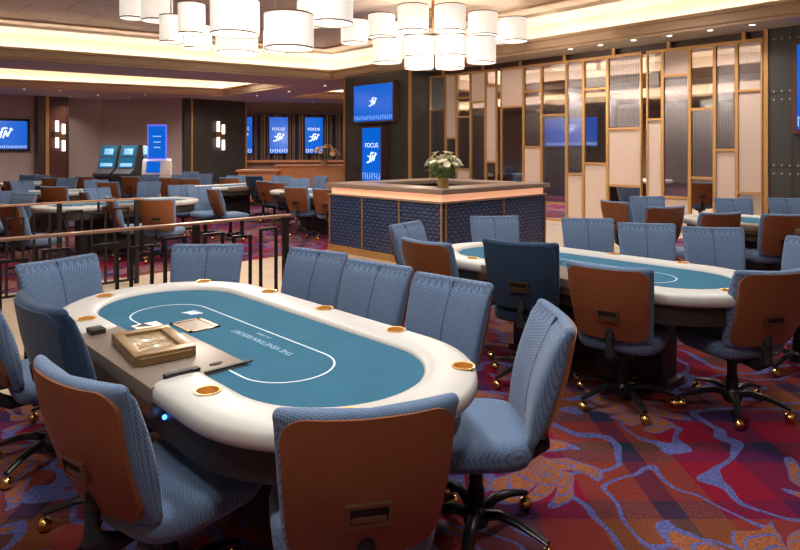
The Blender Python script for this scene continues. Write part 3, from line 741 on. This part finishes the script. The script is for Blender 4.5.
T = [
 ((3.55, 9.95), pi/2, 'long ivory-rimmed card table on the far floor just behind the second railing'),
 ((3.1, 13.4), pi/2, 'ivory-rimmed card table far left, before the mahogany column'),
 ((7.0, 12.9), pi/2+.15, 'ivory-rimmed card table in front of the dark sconce column'),
 ((7.15, 9.75), 0.0, 'ivory-rimmed card table half hidden behind the quilted counter'),
 ((4.6, 17.4), pi/2, 'small far ivory-rimmed card table in front of the slot machines'),
 ((-.6, 10.6), pi/2, 'ivory-rimmed card table cut by the left picture edge'),
]
for (c, r_, lb) in T: card_table(c[0], c[1], r_, lb, False)
# brass box on the closest table
bx = empty('chip_tray_box', (1.40-.375, 2.53-.01, .765-.012), radians(-7)); tag(bx, 'brass coloured box with a sunken clear window lying on the brown dealer tray', 'box')
m = MB(); W_, L_, Hh = .115, .185, .042
m.box(-W_, W_, -L_, L_, 0, .012)
for a in ((-W_, W_, -L_, -L_+.055), (-W_, W_, L_-.045, L_), (-W_, -W_+.04, -L_+.05, L_-.04), (W_-.045, W_, -L_+.05, L_-.04)): m.box(*a, .01, Hh)
bevel(m.build('case', M['kraft'], bx), .003, 2)
MB().box(-W_+.039, W_-.044, -L_+.054, L_-.044, .012, Hh-.014).build('window', M['foil'], bx)
MB().prism([(-W_+.02, -L_-.012), (W_-.02, -L_-.012), (W_-.02, -L_+.001), (-W_+.02, -L_+.001)], .004, .03).build('end_tab', M['kraft'], bx)

# ------------------------------------------------------------------ quilted counter
cx0, cy0, S_ = 5.93, 5.42, 2.42
ct = empty('reception_counter', (cx0, cy0, 0)); tag(ct, 'square navy quilted counter with taupe top and glowing peach band', 'counter')
def sq_ring(o, i_, z0, z1):     # square ring from outer inset o to inner inset i_
    m = MB(); a, b_ = o, S_-o; c, d = i_, S_-i_
    m.box(a, b_, a, c, z0, z1); m.box(a, b_, d, b_, z0, z1); m.box(a, c, c, d, z0, z1); m.box(d, b_, c, d, z0, z1); return m
bevel(sq_ring(-.03, .50, .985, 1.05).build('counter_top', M['slab'], ct, smooth=False), .004, 2)
sq_ring(.05, .12, .887, .984).build('light_band', M['glow'], ct, smooth=False)
sq_ring(.125, .32, .10, .984).build('inner_body', M['dark_wood'], ct, smooth=False)
sq_ring(0.0, .34, .862, .886).build('band_ledge', M['slab'], ct, smooth=False)
sq_ring(.03, .32, .10, .862).build('quilted_panel', M['quilt'], ct, smooth=False)
sq_ring(.005, .33, 0, .10).build('base_trim', M['goldf'], ct, smooth=False)
for k in range(0, 4):
    q = .03+k*(S_-.06)/3
    MB().box(.012, .032, q-.008, q+.008, .10, .862).build('divider_strip', M['goldf'], ct)
for q in (.10, 1.33, S_-.03): MB().box(q-.008, q+.008, .012, .032, .10, .862).build('divider_strip', M['goldf'], ct)

# ------------------------------------------------------------------ flowers
def bouquet(name, loc, label, petal, hgt=.36, vr=.075, vh=.13, n=52, spread=.22, long=False):
    root = empty(name, loc); tag(root, label, 'flowers')
    MB().lathe([(.001, 0), (vr*.9, 0), (vr, .01), (vr, vh), (vr*.93, vh), (vr*.9, .02), (.001, .02)], 20).build('vase', M['glassvase'], root)
    rnd = random.Random(name+str(loc[0])); st = MB(); lf = MB(); heads = []
    for i in range(n):
        a = rnd.uniform(0, 2*pi); r_ = spread*sqrt(rnd.random()); h_ = vh+hgt*(1-.45*(r_/spread)**2)*rnd.uniform(.55, 1)
        tip = Vector((r_*cos(a), r_*sin(a), h_)); heads.append(tip)
        st.tube([(tip.x*.15, tip.y*.15, vh*.5), (tip.x*.5, tip.y*.5, vh+.3*(h_-vh)), tip], .0035, 5)
    for i in range(n*3):
        a = rnd.uniform(0, 2*pi); r_ = spread*rnd.uniform(.3, 1.1); h_ = vh+hgt*rnd.uniform(0, .62)
        c = Vector((r_*.7*cos(a), r_*.7*sin(a), h_)); d = Vector((cos(a+rnd.uniform(-.7, .7)), sin(a+rnd.uniform(-.7, .7)), rnd.uniform(-.3, .8))).normalized()*rnd.uniform(.05, .09)
        s_ = d.cross(Vector((0, 0, 1))).normalized()*.018
        lf.add([c, c+d*.5+s_, c+d, c+d*.5-s_, c+d*.5+Vector((0, 0, .006))], [(0, 1, 4), (1, 2, 4), (2, 3, 4), (3, 0, 4)])
    st.build('stems', M['leaf'], root); lf.build('foliage', M['leaf'], root, smooth=False)
    for t in heads:
        fm = MB(); out = Vector((t.x, t.y, .12+.4*rnd.random())).normalized(); u = out.cross(Vector((0, 0, 1))).normalized(); v = out.cross(u); K = 6; pr = rnd.uniform(.042, .062)*(1.5 if long else 1)
        for k in range(K):
            a = 2*pi*k/K; dr = u*cos(a)+v*sin(a); sd = -u*sin(a)+v*cos(a)
            fm.add([t, t+dr*pr*.6+out*pr*.5+sd*pr*.33, t+dr*pr*1.15+out*pr*.62, t+dr*pr*.6+out*pr*.5-sd*pr*.33, t+dr*pr*.62+out*pr*.38], [(0, 1, 4), (1, 2, 4), (2, 3, 4), (3, 0, 4)])
        fm.ball(t+out*pr*.3, pr*.25, 6)
        fm.build('flower_head', petal, root, smooth=False)
    return root
pv = P(443, 187.6, 1.05)
bouquet('flower_arrangement', (pv.x, pv.y, 1.05), 'round bunch of cream lilies in an amber vase on the quilted counter corner', M['petal'])

# ------------------------------------------------------------------ railings
def railing(xa, xb, y, label):
    root = empty('railing', (xa, y, 0)); tag(root, label, 'railing'); L_ = xb-xa; H_ = 1.0
    bevel(MB().box(-.02, L_+.03, -.028, .028, H_-.022, H_).build('handrail', M['rail'], root), .006, 2)
    pm = MB().box(-.022, .022, -.022, .022, 0, H_-.022).mesh('post', M['post'], False)
    def fretwork(w_, top, stub):
        m = MB(); b = .011
        m.box(-w_/2-b, -w_/2+b, -b, b, .05, top); m.box(w_/2-b, w_/2+b, -b, b, .05, top); m.box(-w_/2+b, w_/2-b, -b, b, top-.022, top)
        if stub: m.box(-b, b, -b, b, top, H_-.022)
        return m.mesh('baluster_arch', M['post'], False)
    fa, fb = fretwork(.15, .90, False), fretwork(.15, .86, True)
    x = L_-.02
    def put(name, me, x_):
        o = bpy.data.objects.new(name, me); COL.objects.link(o); o.parent = root; o.location = (x_, 0, 0)
    while x > 0:
        put('post', pm, x); put('baluster_arch', fa, x-.17); put('baluster_arch', fb, x-.42); put('baluster_arch', fa, x-.67)
        x -= .82
    MB().box(0, L_, -.012, .012, .04, .065).build('bottom_rail', M['post'], root)
railing(-3.0, 3.06, 4.62, 'dark fretwork railing with bronze handrail, the nearer one behind the closest table')
railing(-2.6, 2.85, 7.42, 'dark fretwork railing with bronze handrail, the farther one beyond the stone aisle')

# ------------------------------------------------------------------ latticed screen
PX = 12.0
def yx(px): return at_x(px, PX)
def zp(px, py): return zat(px, py, (PX, yx(px)))
ps = empty('latticed_screen', (PX, 0, 0)); tag(ps, 'gold framed lattice screen of ribbed glass and linen panels', 'room divider')
cols = [ # x0, x1, top, [(bottom px row, material)...]; last reaches the floor
 (430, 446, 78, [(110, 'clear'), (999, 'ribbed')]),
 (446, 457, 76, [(138, 'linen'), (999, 'ribbed')]),
 (457, 471, 74.5, [(98, 'clear'), (117, 'clear'), (169, 'ribbed'), (999, 'linen')]),
 (471, 486, 73, [(102, 'linen'), (999, 'ribbed')]),
 (486, 497, 71, [(86, 'ribbed'), (162, 'linen'), (999, 'clear')]),
 (501, 524, 69, [(107, 'linen'), (183, 'clear'), (999, 'linen')]),
 (524, 542, 67, [(91.5, 'ribbed'), (147, 'ribbed'), (999, 'linen')]),
 (542, 567, 63.5, [(115, 'clear'), (203, 'ribbed'), (999, None)]),
 (567, 584, 61, [(174, 'ribbed'), (999, 'linen')]),
 (584, 608, 58, [(89, 'clear'), (163.5, 'clear'), (999, 'linen')]),
 (608, 642, 54, [(128.5, 'ribbed'), (186, 'linen'), (999, None)]),
 (647, 663, 50.5, [(119.5, 'clear'), (999, 'linen')]),
 (663, 690, 48, [(75.5, 'linen'), (197.5, 'ribbed'), (999, 'linen')]),
 (690, 715, 45, [(109, 'clear'), (178, 'ribbed'), (999, None)]),
 (715, 737, 42, [(150, 'ribbed'), (999, 'linen')]),
 (737, 763, 38, [(90.5, 'ribbed'), (193, 'linen'), (999, 'clear')]),
]
bw = .028
ZTOP = 3.50
for (a, b_, top, cells) in cols:
    ya, yb = yx(a), yx(b_)      # ya > yb
    pc = (a+b_)/2
    fr = MB(); fr.box(-.035, .035, ya-bw, ya, 0, ZTOP); fr.box(-.035, .035, yb, yb+bw, 0, ZTOP)
    fr.box(-.035, .035, yb+bw, ya-bw, ZTOP-2*bw, ZTOP)
    zt = ZTOP-2*bw; ym = (ya+yb)/2
    for (py, mt) in cells:
        zb = zat(pc, py, (PX, yx(pc))) if py < 900 else 0.0
        if py < 900: fr.box(-.035, .035, yb+bw, ya-bw, zb-bw*.8, zb+bw*.8)
        else: fr.box(-.035, .035, yb+bw, ya-bw, 0, .05)
        lo = zb+bw*.8 if py < 900 else .05
        if mt:
            nm = {'clear': 'clear_pane', 'ribbed': 'ribbed_pane', 'linen': 'linen_panel'}[mt]
            MB().box(-.008, .008, yb+bw+.001, ya-bw-.001, lo+.001, zt-.001).build(nm, M[mt], ps, smooth=False)
        zt = zb-bw*.8
    fr.build('gold_frame', M['goldf'], ps, smooth=False)
for px in (443, 483, 521, 565, 614, 669, 744):
    y = yx(px); MB().box(-.03, .03, y-.03, y+.03, ZTOP, ZS).build('ceiling_bracket', M['goldf'], ps, smooth=False)
struct(MB().box(PX-.03, PX+.06, yx(764)-.07, yx(764)+.0, 0, ZS).build('trim_4', M['goldf'], smooth=False))
struct(MB().box(PX+.10, PX+.16, 3.5, 11.4, ZTOP-.02, ZS).build('wall_right', M['dark_wood'], smooth=False))

# ------------------------------------------------------------------ screens
def pts_box(m, o, u, n, a0, a1, z0, z1, d0, d1):
    c = Vector(o)+u*((a0+a1)/2)+Vector((0, 0, (z0+z1)/2))+n*((d0+d1)/2)
    m.obox(c, u*((a1-a0)/2), Vector((0, 0, (z1-z0)/2)), n*((d1-d0)/2))
def display(name, loc, u, w_, h_, label, cat, group=None, text=None, boxd=.10, frame=.05, fm='dark_wood', motif='fret', logo=1.0, logoz=.1, parts=True):
    """loc = centre of the back, u = unit vector to the viewer's right, screen faces n"""
    u = Vector((u[0], u[1], 0)).normalized(); n = u.cross(Vector((0, 0, 1))); n = Vector((u.y, -u.x, 0))
    root = empty(name, loc); tag(root, label, cat, group); O = Vector((0, 0, 0))
    m = MB()
    pts_box(m, O, u, n, -w_/2-frame, w_/2+frame, -h_/2-frame, h_/2+frame, 0, boxd*.8)
    for a in ((-w_/2-frame, -w_/2, -h_/2-frame, h_/2+frame), (w_/2, w_/2+frame, -h_/2-frame, h_/2+frame), (-w_/2, w_/2, h_/2, h_/2+frame), (-w_/2, w_/2, -h_/2-frame, -h_/2)):
        pts_box(m, O, u, n, *a, boxd*.8, boxd)
    m.build('housing', M[fm], root, smooth=False)
    sc = MB(); pts_box(sc, O, u, n, -w_/2+.002, w_/2-.002, -h_/2+.002, h_/2-.002, boxd*.8, boxd*.88); s = sc.build('screen', M['screen'], root, smooth=False)
    d0, d1 = boxd*.88, boxd*.88+.004
    lg = MB(); q = logo*min(w_, h_)*.16; cz = logoz*h_
    def stroke(pts, th):
        for (p, r_) in zip(pts, pts[1:]):
            p, r_ = Vector(p), Vector(r_); d = (r_-p); c = (p+r_)/2; nn = Vector((-d.y, d.x)).normalized()*th/2
            U = lambda v: u*v.x+Vector((0, 0, v.y))
            lg.obox(u*(c.x*q)+Vector((0, 0, cz+c.y*q))+n*((d0+d1)/2), U(d)*q/2, U(nn)*q, n*((d1-d0)/2))
    stroke([(-1.3, -.9), (-.5, -.7), (-.1, .9), (.6, .9)], .30); stroke([(-.1, -.8), (.35, .5), (.55, -.5), (1.2, .9)], .28); stroke([(-1.1, .3), (-.2, .1)], .22); stroke([(.9, .9), (1.4, .6)], .2)
    lg.build('emblem', M['mark'], s, smooth=False)
    bt = MB(); zb = -h_/2+h_*.035; e = h_*.095 if motif == 'fret' else h_*.085; k = max(2, round(w_/(e*1.55))); st = w_/k; t_ = e*.11
    for i in range(k):
        xa = -w_/2+i*st
        if motif == 'fret':
            pts_box(bt, O, u, n, xa+st*.08, xa+st*.08+t_, zb, zb+e*1.3, d0, d1); pts_box(bt, O, u, n, xa+st*.62, xa+st*.62+t_, zb, zb+e*1.3, d0, d1)
            pts_box(bt, O, u, n, xa+st*.08+t_, xa+st*.62, zb+e*(.2 if i % 2 else .95), zb+e*(.2 if i % 2 else .95)+t_, d0, d1); pts_box(bt, O, u, n, xa+st*.62+t_, xa+st*1.04, zb+e*.55, zb+e*.55+t_, d0, d1)
        else:
            for a in ((xa+st*.2, xa+st*.8, zb, zb+t_), (xa+st*.2, xa+st*.8, zb+e-t_, zb+e), (xa+st*.2, xa+st*.2+t_, zb+t_, zb+e-t_), (xa+st*.8-t_, xa+st*.8, zb+t_, zb+e-t_), (xa+st*.8, xa+st*1.2 if i < k-1 else xa+st, zb+e*.45, zb+e*.45+t_)):
                pts_box(bt, O, u, n, *a, d0, d1)
    bt.build('border_pattern', M['mark'] if motif != 'fret' else M['mark2'], s, smooth=False)
    if text:
        mtx = Matrix((( u.x, 0, n.x, 0), (u.y, 0, n.y, 0), (0, 1, 0, 0), (0, 0, 0, 1)))
        mtx.translation = Vector((n.x*(d0+.002), n.y*(d0+.002), h_*.17))
        text_obj(text, w_*.22, 'screen_lettering', M['mark'], s, mtx, ext=.001)
    return root
# the two on the dark column (face -x, viewer's right = -y)
def on_x(x, pxa, pxb, pya, pyb):       # rectangle on plane x, from pixels
    ya, yb = at_x(pxa, x), at_x(pxb, x); pm = (pxa+pxb)/2; ym = (ya+yb)/2; D = Vector((x, ym)).dot(F)
    return ym, abs(ya-yb), (ZD(pya, D)+ZD(pyb, D))/2, abs(ZD(pya, D)-ZD(pyb, D))
ym, w_, zm, h_ = on_x(kx-.12, 354.5, 393.5, 84.5, 121)
display('wall_television', (kx, ym, zm), (0, -1), w_, h_, 'wide blue wall screen in a brown case, upper one on the dark column', 'television', logoz=.02, logo=.75, boxd=.16)
ym, w_, zm, h_ = on_x(kx-.12, 364.5, 383.5, 128, 181)
display('portrait_display', (kx-.01, ym, zm), (0, -1), w_, h_, 'narrow upright blue display in a brown case below the wall television', 'display', text='FOCUS', logoz=-.06, logo=1.2, boxd=.22, frame=.06)
display('wall_television', (12.0, at_x(792, 11.9)-.57, 2.60), (0, -1), 1.0, 1.40, 'blue screen in a brown frame cut by the right picture edge on the studded wall', 'television', boxd=.12, frame=.07, fm='mahog')
# behind the latticed screen
ym, w_, zm, h_ = on_x(18.7, 545, 597, 118, 146)
display('wall_television', (18.8, ym, zm), (0, -1), w_, h_, 'blue screen seen through the ribbed glass of the lattice screen', 'television', boxd=.1, fm='dark', motif='squares')
# back left wall
yb = 27.5; xa, xb = at_y(-22, yb), at_y(26.5, yb); xc = (xa+xb)/2
za = zat(13, 121, (at_y(13, yb), yb)); zb_ = zat(13, 149, (at_y(13, yb), yb))
display('wall_television', (xc, yb, (za+zb_)/2), (1, 0), xb-xa, za-zb_, 'blue wall screen at the left picture edge beside the mahogany column', 'television', boxd=.12, fm='blackp', frame=.09, motif='squares', logo=1.3, logoz=.05)

# window wall with slats and three hanging displays
A, B = Vector((13.9, 24.75)), Vector((20.5, 20.3)); dW = (B-A).normalized(); nW = Vector((dW.y, -dW.x))
def on_w(px):
    d = F+R*((px-400)/FPX); # solve A + t dW = s d
    det = dW.x*(-d.y)-dW.y*(-d.x); t = ((-A.x)*(-d.y)-(-A.y)*(-d.x))/det; return A+dW*t
pA, pB = on_w(246), on_w(352)
Dm = on_w(290).dot(F)
zhi, zlo = ZD(114, Dm), ZD(160, Dm)
slat_m = MB()
L_ = (pB-pA).length
sl = empty('slatted_window_screen', (pA.x, pA.y, 0)); tag(sl, 'row of upright brown slats with gold strips under a header across the far wall', 'slat screen')
dv, nv = Vector((dW.x, dW.y, 0)), Vector((nW.x, nW.y, 0))
m = MB(); pts_box(m, (0, 0, 0), dv, nv, 0, L_, zhi, zhi+.10, 0, .30); m.build('header', M['dark_wood'], sl, smooth=False)
m = MB(); pts_box(m, (0, 0, 0), dv, nv, 0, L_, zlo-.10, zlo, 0, .30); m.build('sill', M['barwood'], sl, smooth=False)
m = MB(); pts_box(m, (0, 0, 0), dv, nv, 0, L_, zlo, zhi, .01, .04); m.build('backing', M['dark'], sl, smooth=False)
k = int(L_/.26)
for i in range(k):
    x = .08+i*L_/k
    m = MB(); pts_box(m, (0, 0, 0), dv, nv, x, x+.13, zlo, zhi, .06, .12); m.build('slat', M['blind'], sl, smooth=False)
    if i % 2 == 0:
        m = MB(); pts_box(m, (0, 0, 0), dv, nv, x+.17, x+.20, zlo, zhi, .08, .13); m.build('gold_strip', M['goldf'], sl, smooth=False)
for (a, b_, lb) in ((232, 252.5, 'blue hanging display half hidden by the dark column, leftmost of three'), (269.5, 288, 'blue hanging display over the far bar, middle one of three'), (305, 322.5, 'blue hanging display over the far bar, rightmost of three')):
    p, q = on_w(a), on_w(b_); c = (p+q)/2+nW*.14
    display('hanging_display', (c.x, c.y, (ZD(117.5, Dm)+ZD(153.5, Dm))/2), dW, (q-p).length, ZD(117.5, Dm)-ZD(153.5, Dm), lb, 'display', 'displays over the far bar', text='FOCUS', boxd=.07, frame=.02, fm='blackp', motif='squares', logoz=-.06, logo=1.4)
# far bars
def bar(pxa, pxb, py, D0, label, h=1.12, dpt=.7):
    a, b_ = PD(pxa, D0), PD(pxb, D0); d = (b_-a).normalized(); L_ = (b_-a).length; n = Vector((-d.y, d.x)); d3, n3 = Vector((d.x, d.y, 0)), Vector((n.x, n.y, 0))
    root = empty('bar_counter', (a.x, a.y, 0)); tag(root, label, 'counter')
    m = MB(); pts_box(m, (0, 0, 0), d3, n3, 0, L_, 0, h-.05, 0, dpt); m.build('front', M['barwood'], root, smooth=False)
    m = MB(); pts_box(m, (0, 0, 0), d3, n3, -.05, L_+.05, h-.05, h, -.06, dpt+.06); m.build('top', M['barwood'], root, smooth=False)
    m = MB(); pts_box(m, (0, 0, 0), d3, n3, .02, L_-.02, 0, .12, -.02, 0); m.build('kick_plate', M['dark_wood'], root, smooth=False)
    return root
bar(276, 352, 165, 18.5, 'amber lit bar counter under the hanging displays')
bar(238, 276, 170, 17.5, 'lower amber bar counter at the right of the dark column', 1.0)
pf = PD(331, 17.9)
bouquet('flower_arrangement', (pf.x+.1, pf.y+.45, 1.12), 'loose blush and cream flower arrangement on the far amber bar', M['pinkp'], hgt=.42, vr=.09, vh=.16, n=20, spread=.42, long=True)

# ------------------------------------------------------------------ sconces
def sconce(px, D, facing_y, label, col_y):
    x = at_y(px, col_y); o = empty('wall_sconce', (x, col_y, ZD(134, Vector((x, col_y)).dot(F)))); tag(o, label, 'wall light', 'wall sconces')
    MB().box(-.16, .16, -.03, 0, -.22, .22).build('backplate', M['bronze'], o)
    MB().box(-.28, .10, -.13, -.03, -.16, .10).build('bracket', M['bronze'], o)
    MB().box(-.02, .28, -.12, -.03, -.30, -.02).build('bracket', M['bronze'], o)
    for (x_, za_, zb__) in ((-.13, .12, .66), (-.13, -.18, -.70), (.16, -.0, .50), (.16, -.32, -.86)):
        lo, hi = min(za_, zb__), max(za_, zb__)
        MB().lathe([(.001, lo), (.075, lo), (.075, hi), (.001, hi)], 16, (x_, -.14, 0)).build('glass_tube', M['sconce'], o)
    o.scale = (.8, 1, .78)
    return o
sconce(59, 25, 0, 'bronze sconce with four lit tubes on the mahogany column', mo_y)
sconce(219, 25, 0, 'bronze sconce with four lit tubes on the dark column behind the gaming floor', 24.1)

# ------------------------------------------------------------------ slot machines and kiosk
def slot(px, label, D=20.5):
    p = PD(px, D); o = empty('slot_machine', (p.x, p.y, 0), -YAW-.25); tag(o, label, 'slot machine', 'slot machines')
    # local: -y = front
    body = MB(); prof = [(-.30, 0), (-.30, .55), (-.42, .72), (-.42, .80), (-.20, .95), (.02, 1.72), (.22, 1.72), (.30, .9), (.30, 0)]
    w_ = .33
    n = len(prof); body.add([(-w_, a, z) for a, z in prof]+[(w_, a, z) for a, z in prof], [tuple(range(n)), tuple(range(n, 2*n))[::-1]]+[(i, (i+1) % n, n+(i+1) % n, n+i) for i in range(n)])
    body.build('cabinet', M['blackp'], o, smooth=False)
    def face(t0, t1, mt, nm, inset=.05, par=None):
        a = Vector((-.20, .95)); b_ = Vector((.02, 1.72)); p0, p1 = a+(b_-a)*t0, a+(b_-a)*t1; nn = Vector((-.77, .22)).normalized()*.012
        m = MB(); q = w_-inset
        m.add([(-q, p0.x, p0.y), (q, p0.x, p0.y), (q, p1.x, p1.y), (-q, p1.x, p1.y), (-q, p0.x+nn.x, p0.y+nn.y), (q, p0.x+nn.x, p0.y+nn.y), (q, p1.x+nn.x, p1.y+nn.y), (-q, p1.x+nn.x, p1.y+nn.y)], [(0, 1, 2, 3), (4, 5, 6, 7), (0, 1, 5, 4), (1, 2, 6, 5), (2, 3, 7, 6), (3, 0, 4, 7)])
        return m.build(nm, M[mt], par or o, smooth=False)
    face(.04, .46, 'cyan', 'lower_screen'); face(.52, .97, 'cyan', 'upper_screen')
    face(.60, .85, 'mark2', 'lit_title', .16); face(.10, .24, 'mark2', 'lit_reels', .10)
    MB().add([(-.27, -.40, .81), (.27, -.40, .81), (.27, -.22, .935), (-.27, -.22, .935)], [(0, 1, 2, 3)]).build('button_deck', M['game'], o, smooth=False)
    return o
slot(110, 'slot machine with cyan screens, leftmost of three by the wall corner')
slot(129.5, 'slot machine with cyan screens, middle one of three by the wall corner', 20.3)
slot(148.5, 'slot machine with cyan screens half hidden behind the white kiosk', 21.2)
p = PD(157, 18.6); kk = empty('service_kiosk', (p.x, p.y, 0), -YAW+.30); tag(kk, 'white kiosk with slanted touch screen and tall curved blue display above', 'kiosk')
b_ = MB(); prof = [(-.30, 0), (-.30, .85), (.0, 1.26), (.22, 1.30), (.40, 1.10), (.40, 0)]; n = len(prof); w_ = .40
b_.add([(-w_, a, z) for a, z in prof]+[(w_, a, z) for a, z in prof], [tuple(range(n)), tuple(range(n, 2*n))[::-1]]+[(i, (i+1) % n, n+(i+1) % n, n+i) for i in range(n)])
bevel(b_.build('cabinet', M['cream'], kk, smooth=False), .03, 3)
m = MB(); m.add([(-.28, -.285+.0, .90), (.10, -.285, .90), (.10, -.05, 1.21), (-.28, -.05, 1.21), (-.28, -.30, .92), (.10, -.30, .92), (.10, -.065, 1.225), (-.28, -.065, 1.225)], [(0, 1, 2, 3), (4, 5, 6, 7), (0, 1, 5, 4), (1, 2, 6, 5), (2, 3, 7, 6), (3, 0, 4, 7)]); m.build('touch_screen', M['screen'], kk, smooth=False)
def curved(w_, y_off, z0, z1, nm, mt, th):
    m = MB(); rs = []
    for k in range(9):
        t = k/8; z = z0+(z1-z0)*t; y = y_off-.10*(1-(2*t-1)**2)*-1-.02
        rs.append([(-w_, y, z), (w_, y, z), (w_, y+th, z), (-w_, y+th, z)])
    return m.rings(rs).build(nm, M[mt], kk, ang=30)
curved(.27, -.02, 1.27, 2.32, 'display_housing', 'ledring', .06); ks = curved(.235, -.032, 1.32, 2.27, 'display_screen', 'screen', .02)
for j, (z, w2) in enumerate(((1.95, .12), (1.78, .10), (1.62, .09))):
    y = -.032+.10*(1-(2*((z-1.32)/.95)-1)**2)-.035
    MB().box(-w2, w2, y, y+.02, z, z+.035).build('lit_line', M['mark2'], ks)

# ------------------------------------------------------------------ chandeliers
def chandelier(drums, label, D0, pxc, grp_lights, ztop, hubz):
    c = PD(pxc, D0); root = empty('chandelier', (c.x, c.y, ztop)); tag(root, label, 'chandelier', 'drum shade chandeliers')
    hub = Vector((0, 0, hubz-ztop)); frame = MB()
    for (px, ybot, wpx, hpx, D) in drums:
        q = PD(px, D); r_ = wpx/2*D/FPX; Df = D-r_; zb = ZD(ybot, Df); h_ = hpx*D/FPX*.93
        if zb+h_ > ztop-.05: h_ = max(.1, ztop-.05-zb)
        o = Vector((q.x-c.x, q.y-c.y, zb-ztop))
        s = MB().lathe([(r_*.985, 0), (r_, 0), (r_, h_), (r_*.985, h_), (r_*.985, 0)], 40, o).build('lamp_shade', M['shade'], root)
        for zz in (0, h_): MB().lathe([(r_*.985, zz-.006), (r_*1.012, zz-.006), (r_*1.012, zz+.010), (r_*.985, zz+.010), (r_*.985, zz-.006)], 40, o).build('trim_ring', M['ring'], s)
        MB().lathe([(.001, .012), (r_*.98, .012), (r_*.98, .02), (.001, .02)], 32, o).build('diffuser', M['shadeb'], s)
        t = o+Vector((0, 0, h_)); frame.tube([t-Vector((0, 0, .03)), (t.x, t.y, max(t.z+.04, hub.z))], .008, 6); frame.tube([(t.x, t.y, max(t.z+.03, hub.z)), (0, 0, max(t.z+.03, hub.z))], .010, 6)
    frame.tube([(0, 0, hub.z-.25), (0, 0, 0)], .03, 10); frame.lathe([(.001, -.03), (.16, -.03), (.16, 0), (.001, 0)], 24, (0, 0, 0))
    frame.build('frame', M['gold'], root)
    l = bpy.data.lights.new('chandelier_lamp', 'POINT'); l.energy = grp_lights; l.color = (1, .85, .7); l.shadow_soft_size = .1
    lo = bpy.data.objects.new('chandelier_lamp', l); COL.objects.link(lo); lo.location = (c.x, c.y, hubz-1.05)
    return root
ZCE = ZC+.05
chandelier([(354.5, 41, 27, 24, 12.0), (381.5, 35, 27, 24, 11.5), (413, 28.5, 31, 27, 11.0), (450, 28.5, 31, 27, 11.0), (483, 33, 29, 24, 11.5), (513.5, 39, 28, 24, 12.0),
            (387, 61, 28.5, 25, 11.4), (418, 55, 30, 22, 10.9), (452, 54, 30, 22, 10.9), (481.5, 61, 28.5, 27, 11.4), (419, 66.5, 29, 24, 12.2), (450, 66.5, 29, 24, 12.2), (394, 40, 26, 20, 12.9), (499, 40, 26, 20, 12.9)],
           'stepped cluster chandelier of white drum shades, the one over the quilted counter', 11.6, 433, 200, ZCE, 4.05)
chandelier([(132.5, 16, 24, 26, 8.6), (157, 18, 30, 30, 8.2), (171, 40.5, 22, 28, 7.6), (191.5, 31.5, 26, 32, 7.2), (198, 46.5, 27, 24, 7.9), (235, 30, 48, 36, 7.0), (237, 50, 41, 24, 7.7), (289, 44.5, 49, 36, 7.0), (275.5, 50, 24, 22, 7.9), (311, 23, 28, 26, 8.2), (331, 19, 44, 30, 7.6)],
           'larger nearer chandelier of white drum shades cut by the top picture edge', 7.6, 232, 200, ZCE, 3.55)

# ------------------------------------------------------------------ beyond the latticed screen
g5 = 'chairs in the room behind the latticed screen'
for (px, D, ph, lb) in ((434+15, 18, 20, ''), (505, 17.5, 150, 'chair seen through clear glass left of a linen panel behind the lattice screen'), (519, 17.5, -30, 'chair seen through clear glass right of another behind the lattice screen'), (626, 13.2, 10, 'dark chair visible in the low opening of the lattice screen behind the third table'), (703, 12.6, 165, 'chair visible in the low opening of the lattice screen near its right end')):
    if not lb: continue
    q = PD(px, D); place('leather', q, *vface(ph), lb, g5)
for x, y in ((15.6, 8.5), (16, 4.5), (17, 12.5), (23.5, 9), (24, 16)): area_down(x, y, 4.3, .5, 480)  # added fill lamps to lift the dark back room; no fixtures
card_table(16.6, 8.2, 0, 'ivory-rimmed card table standing in the room behind the lattice screen', False)
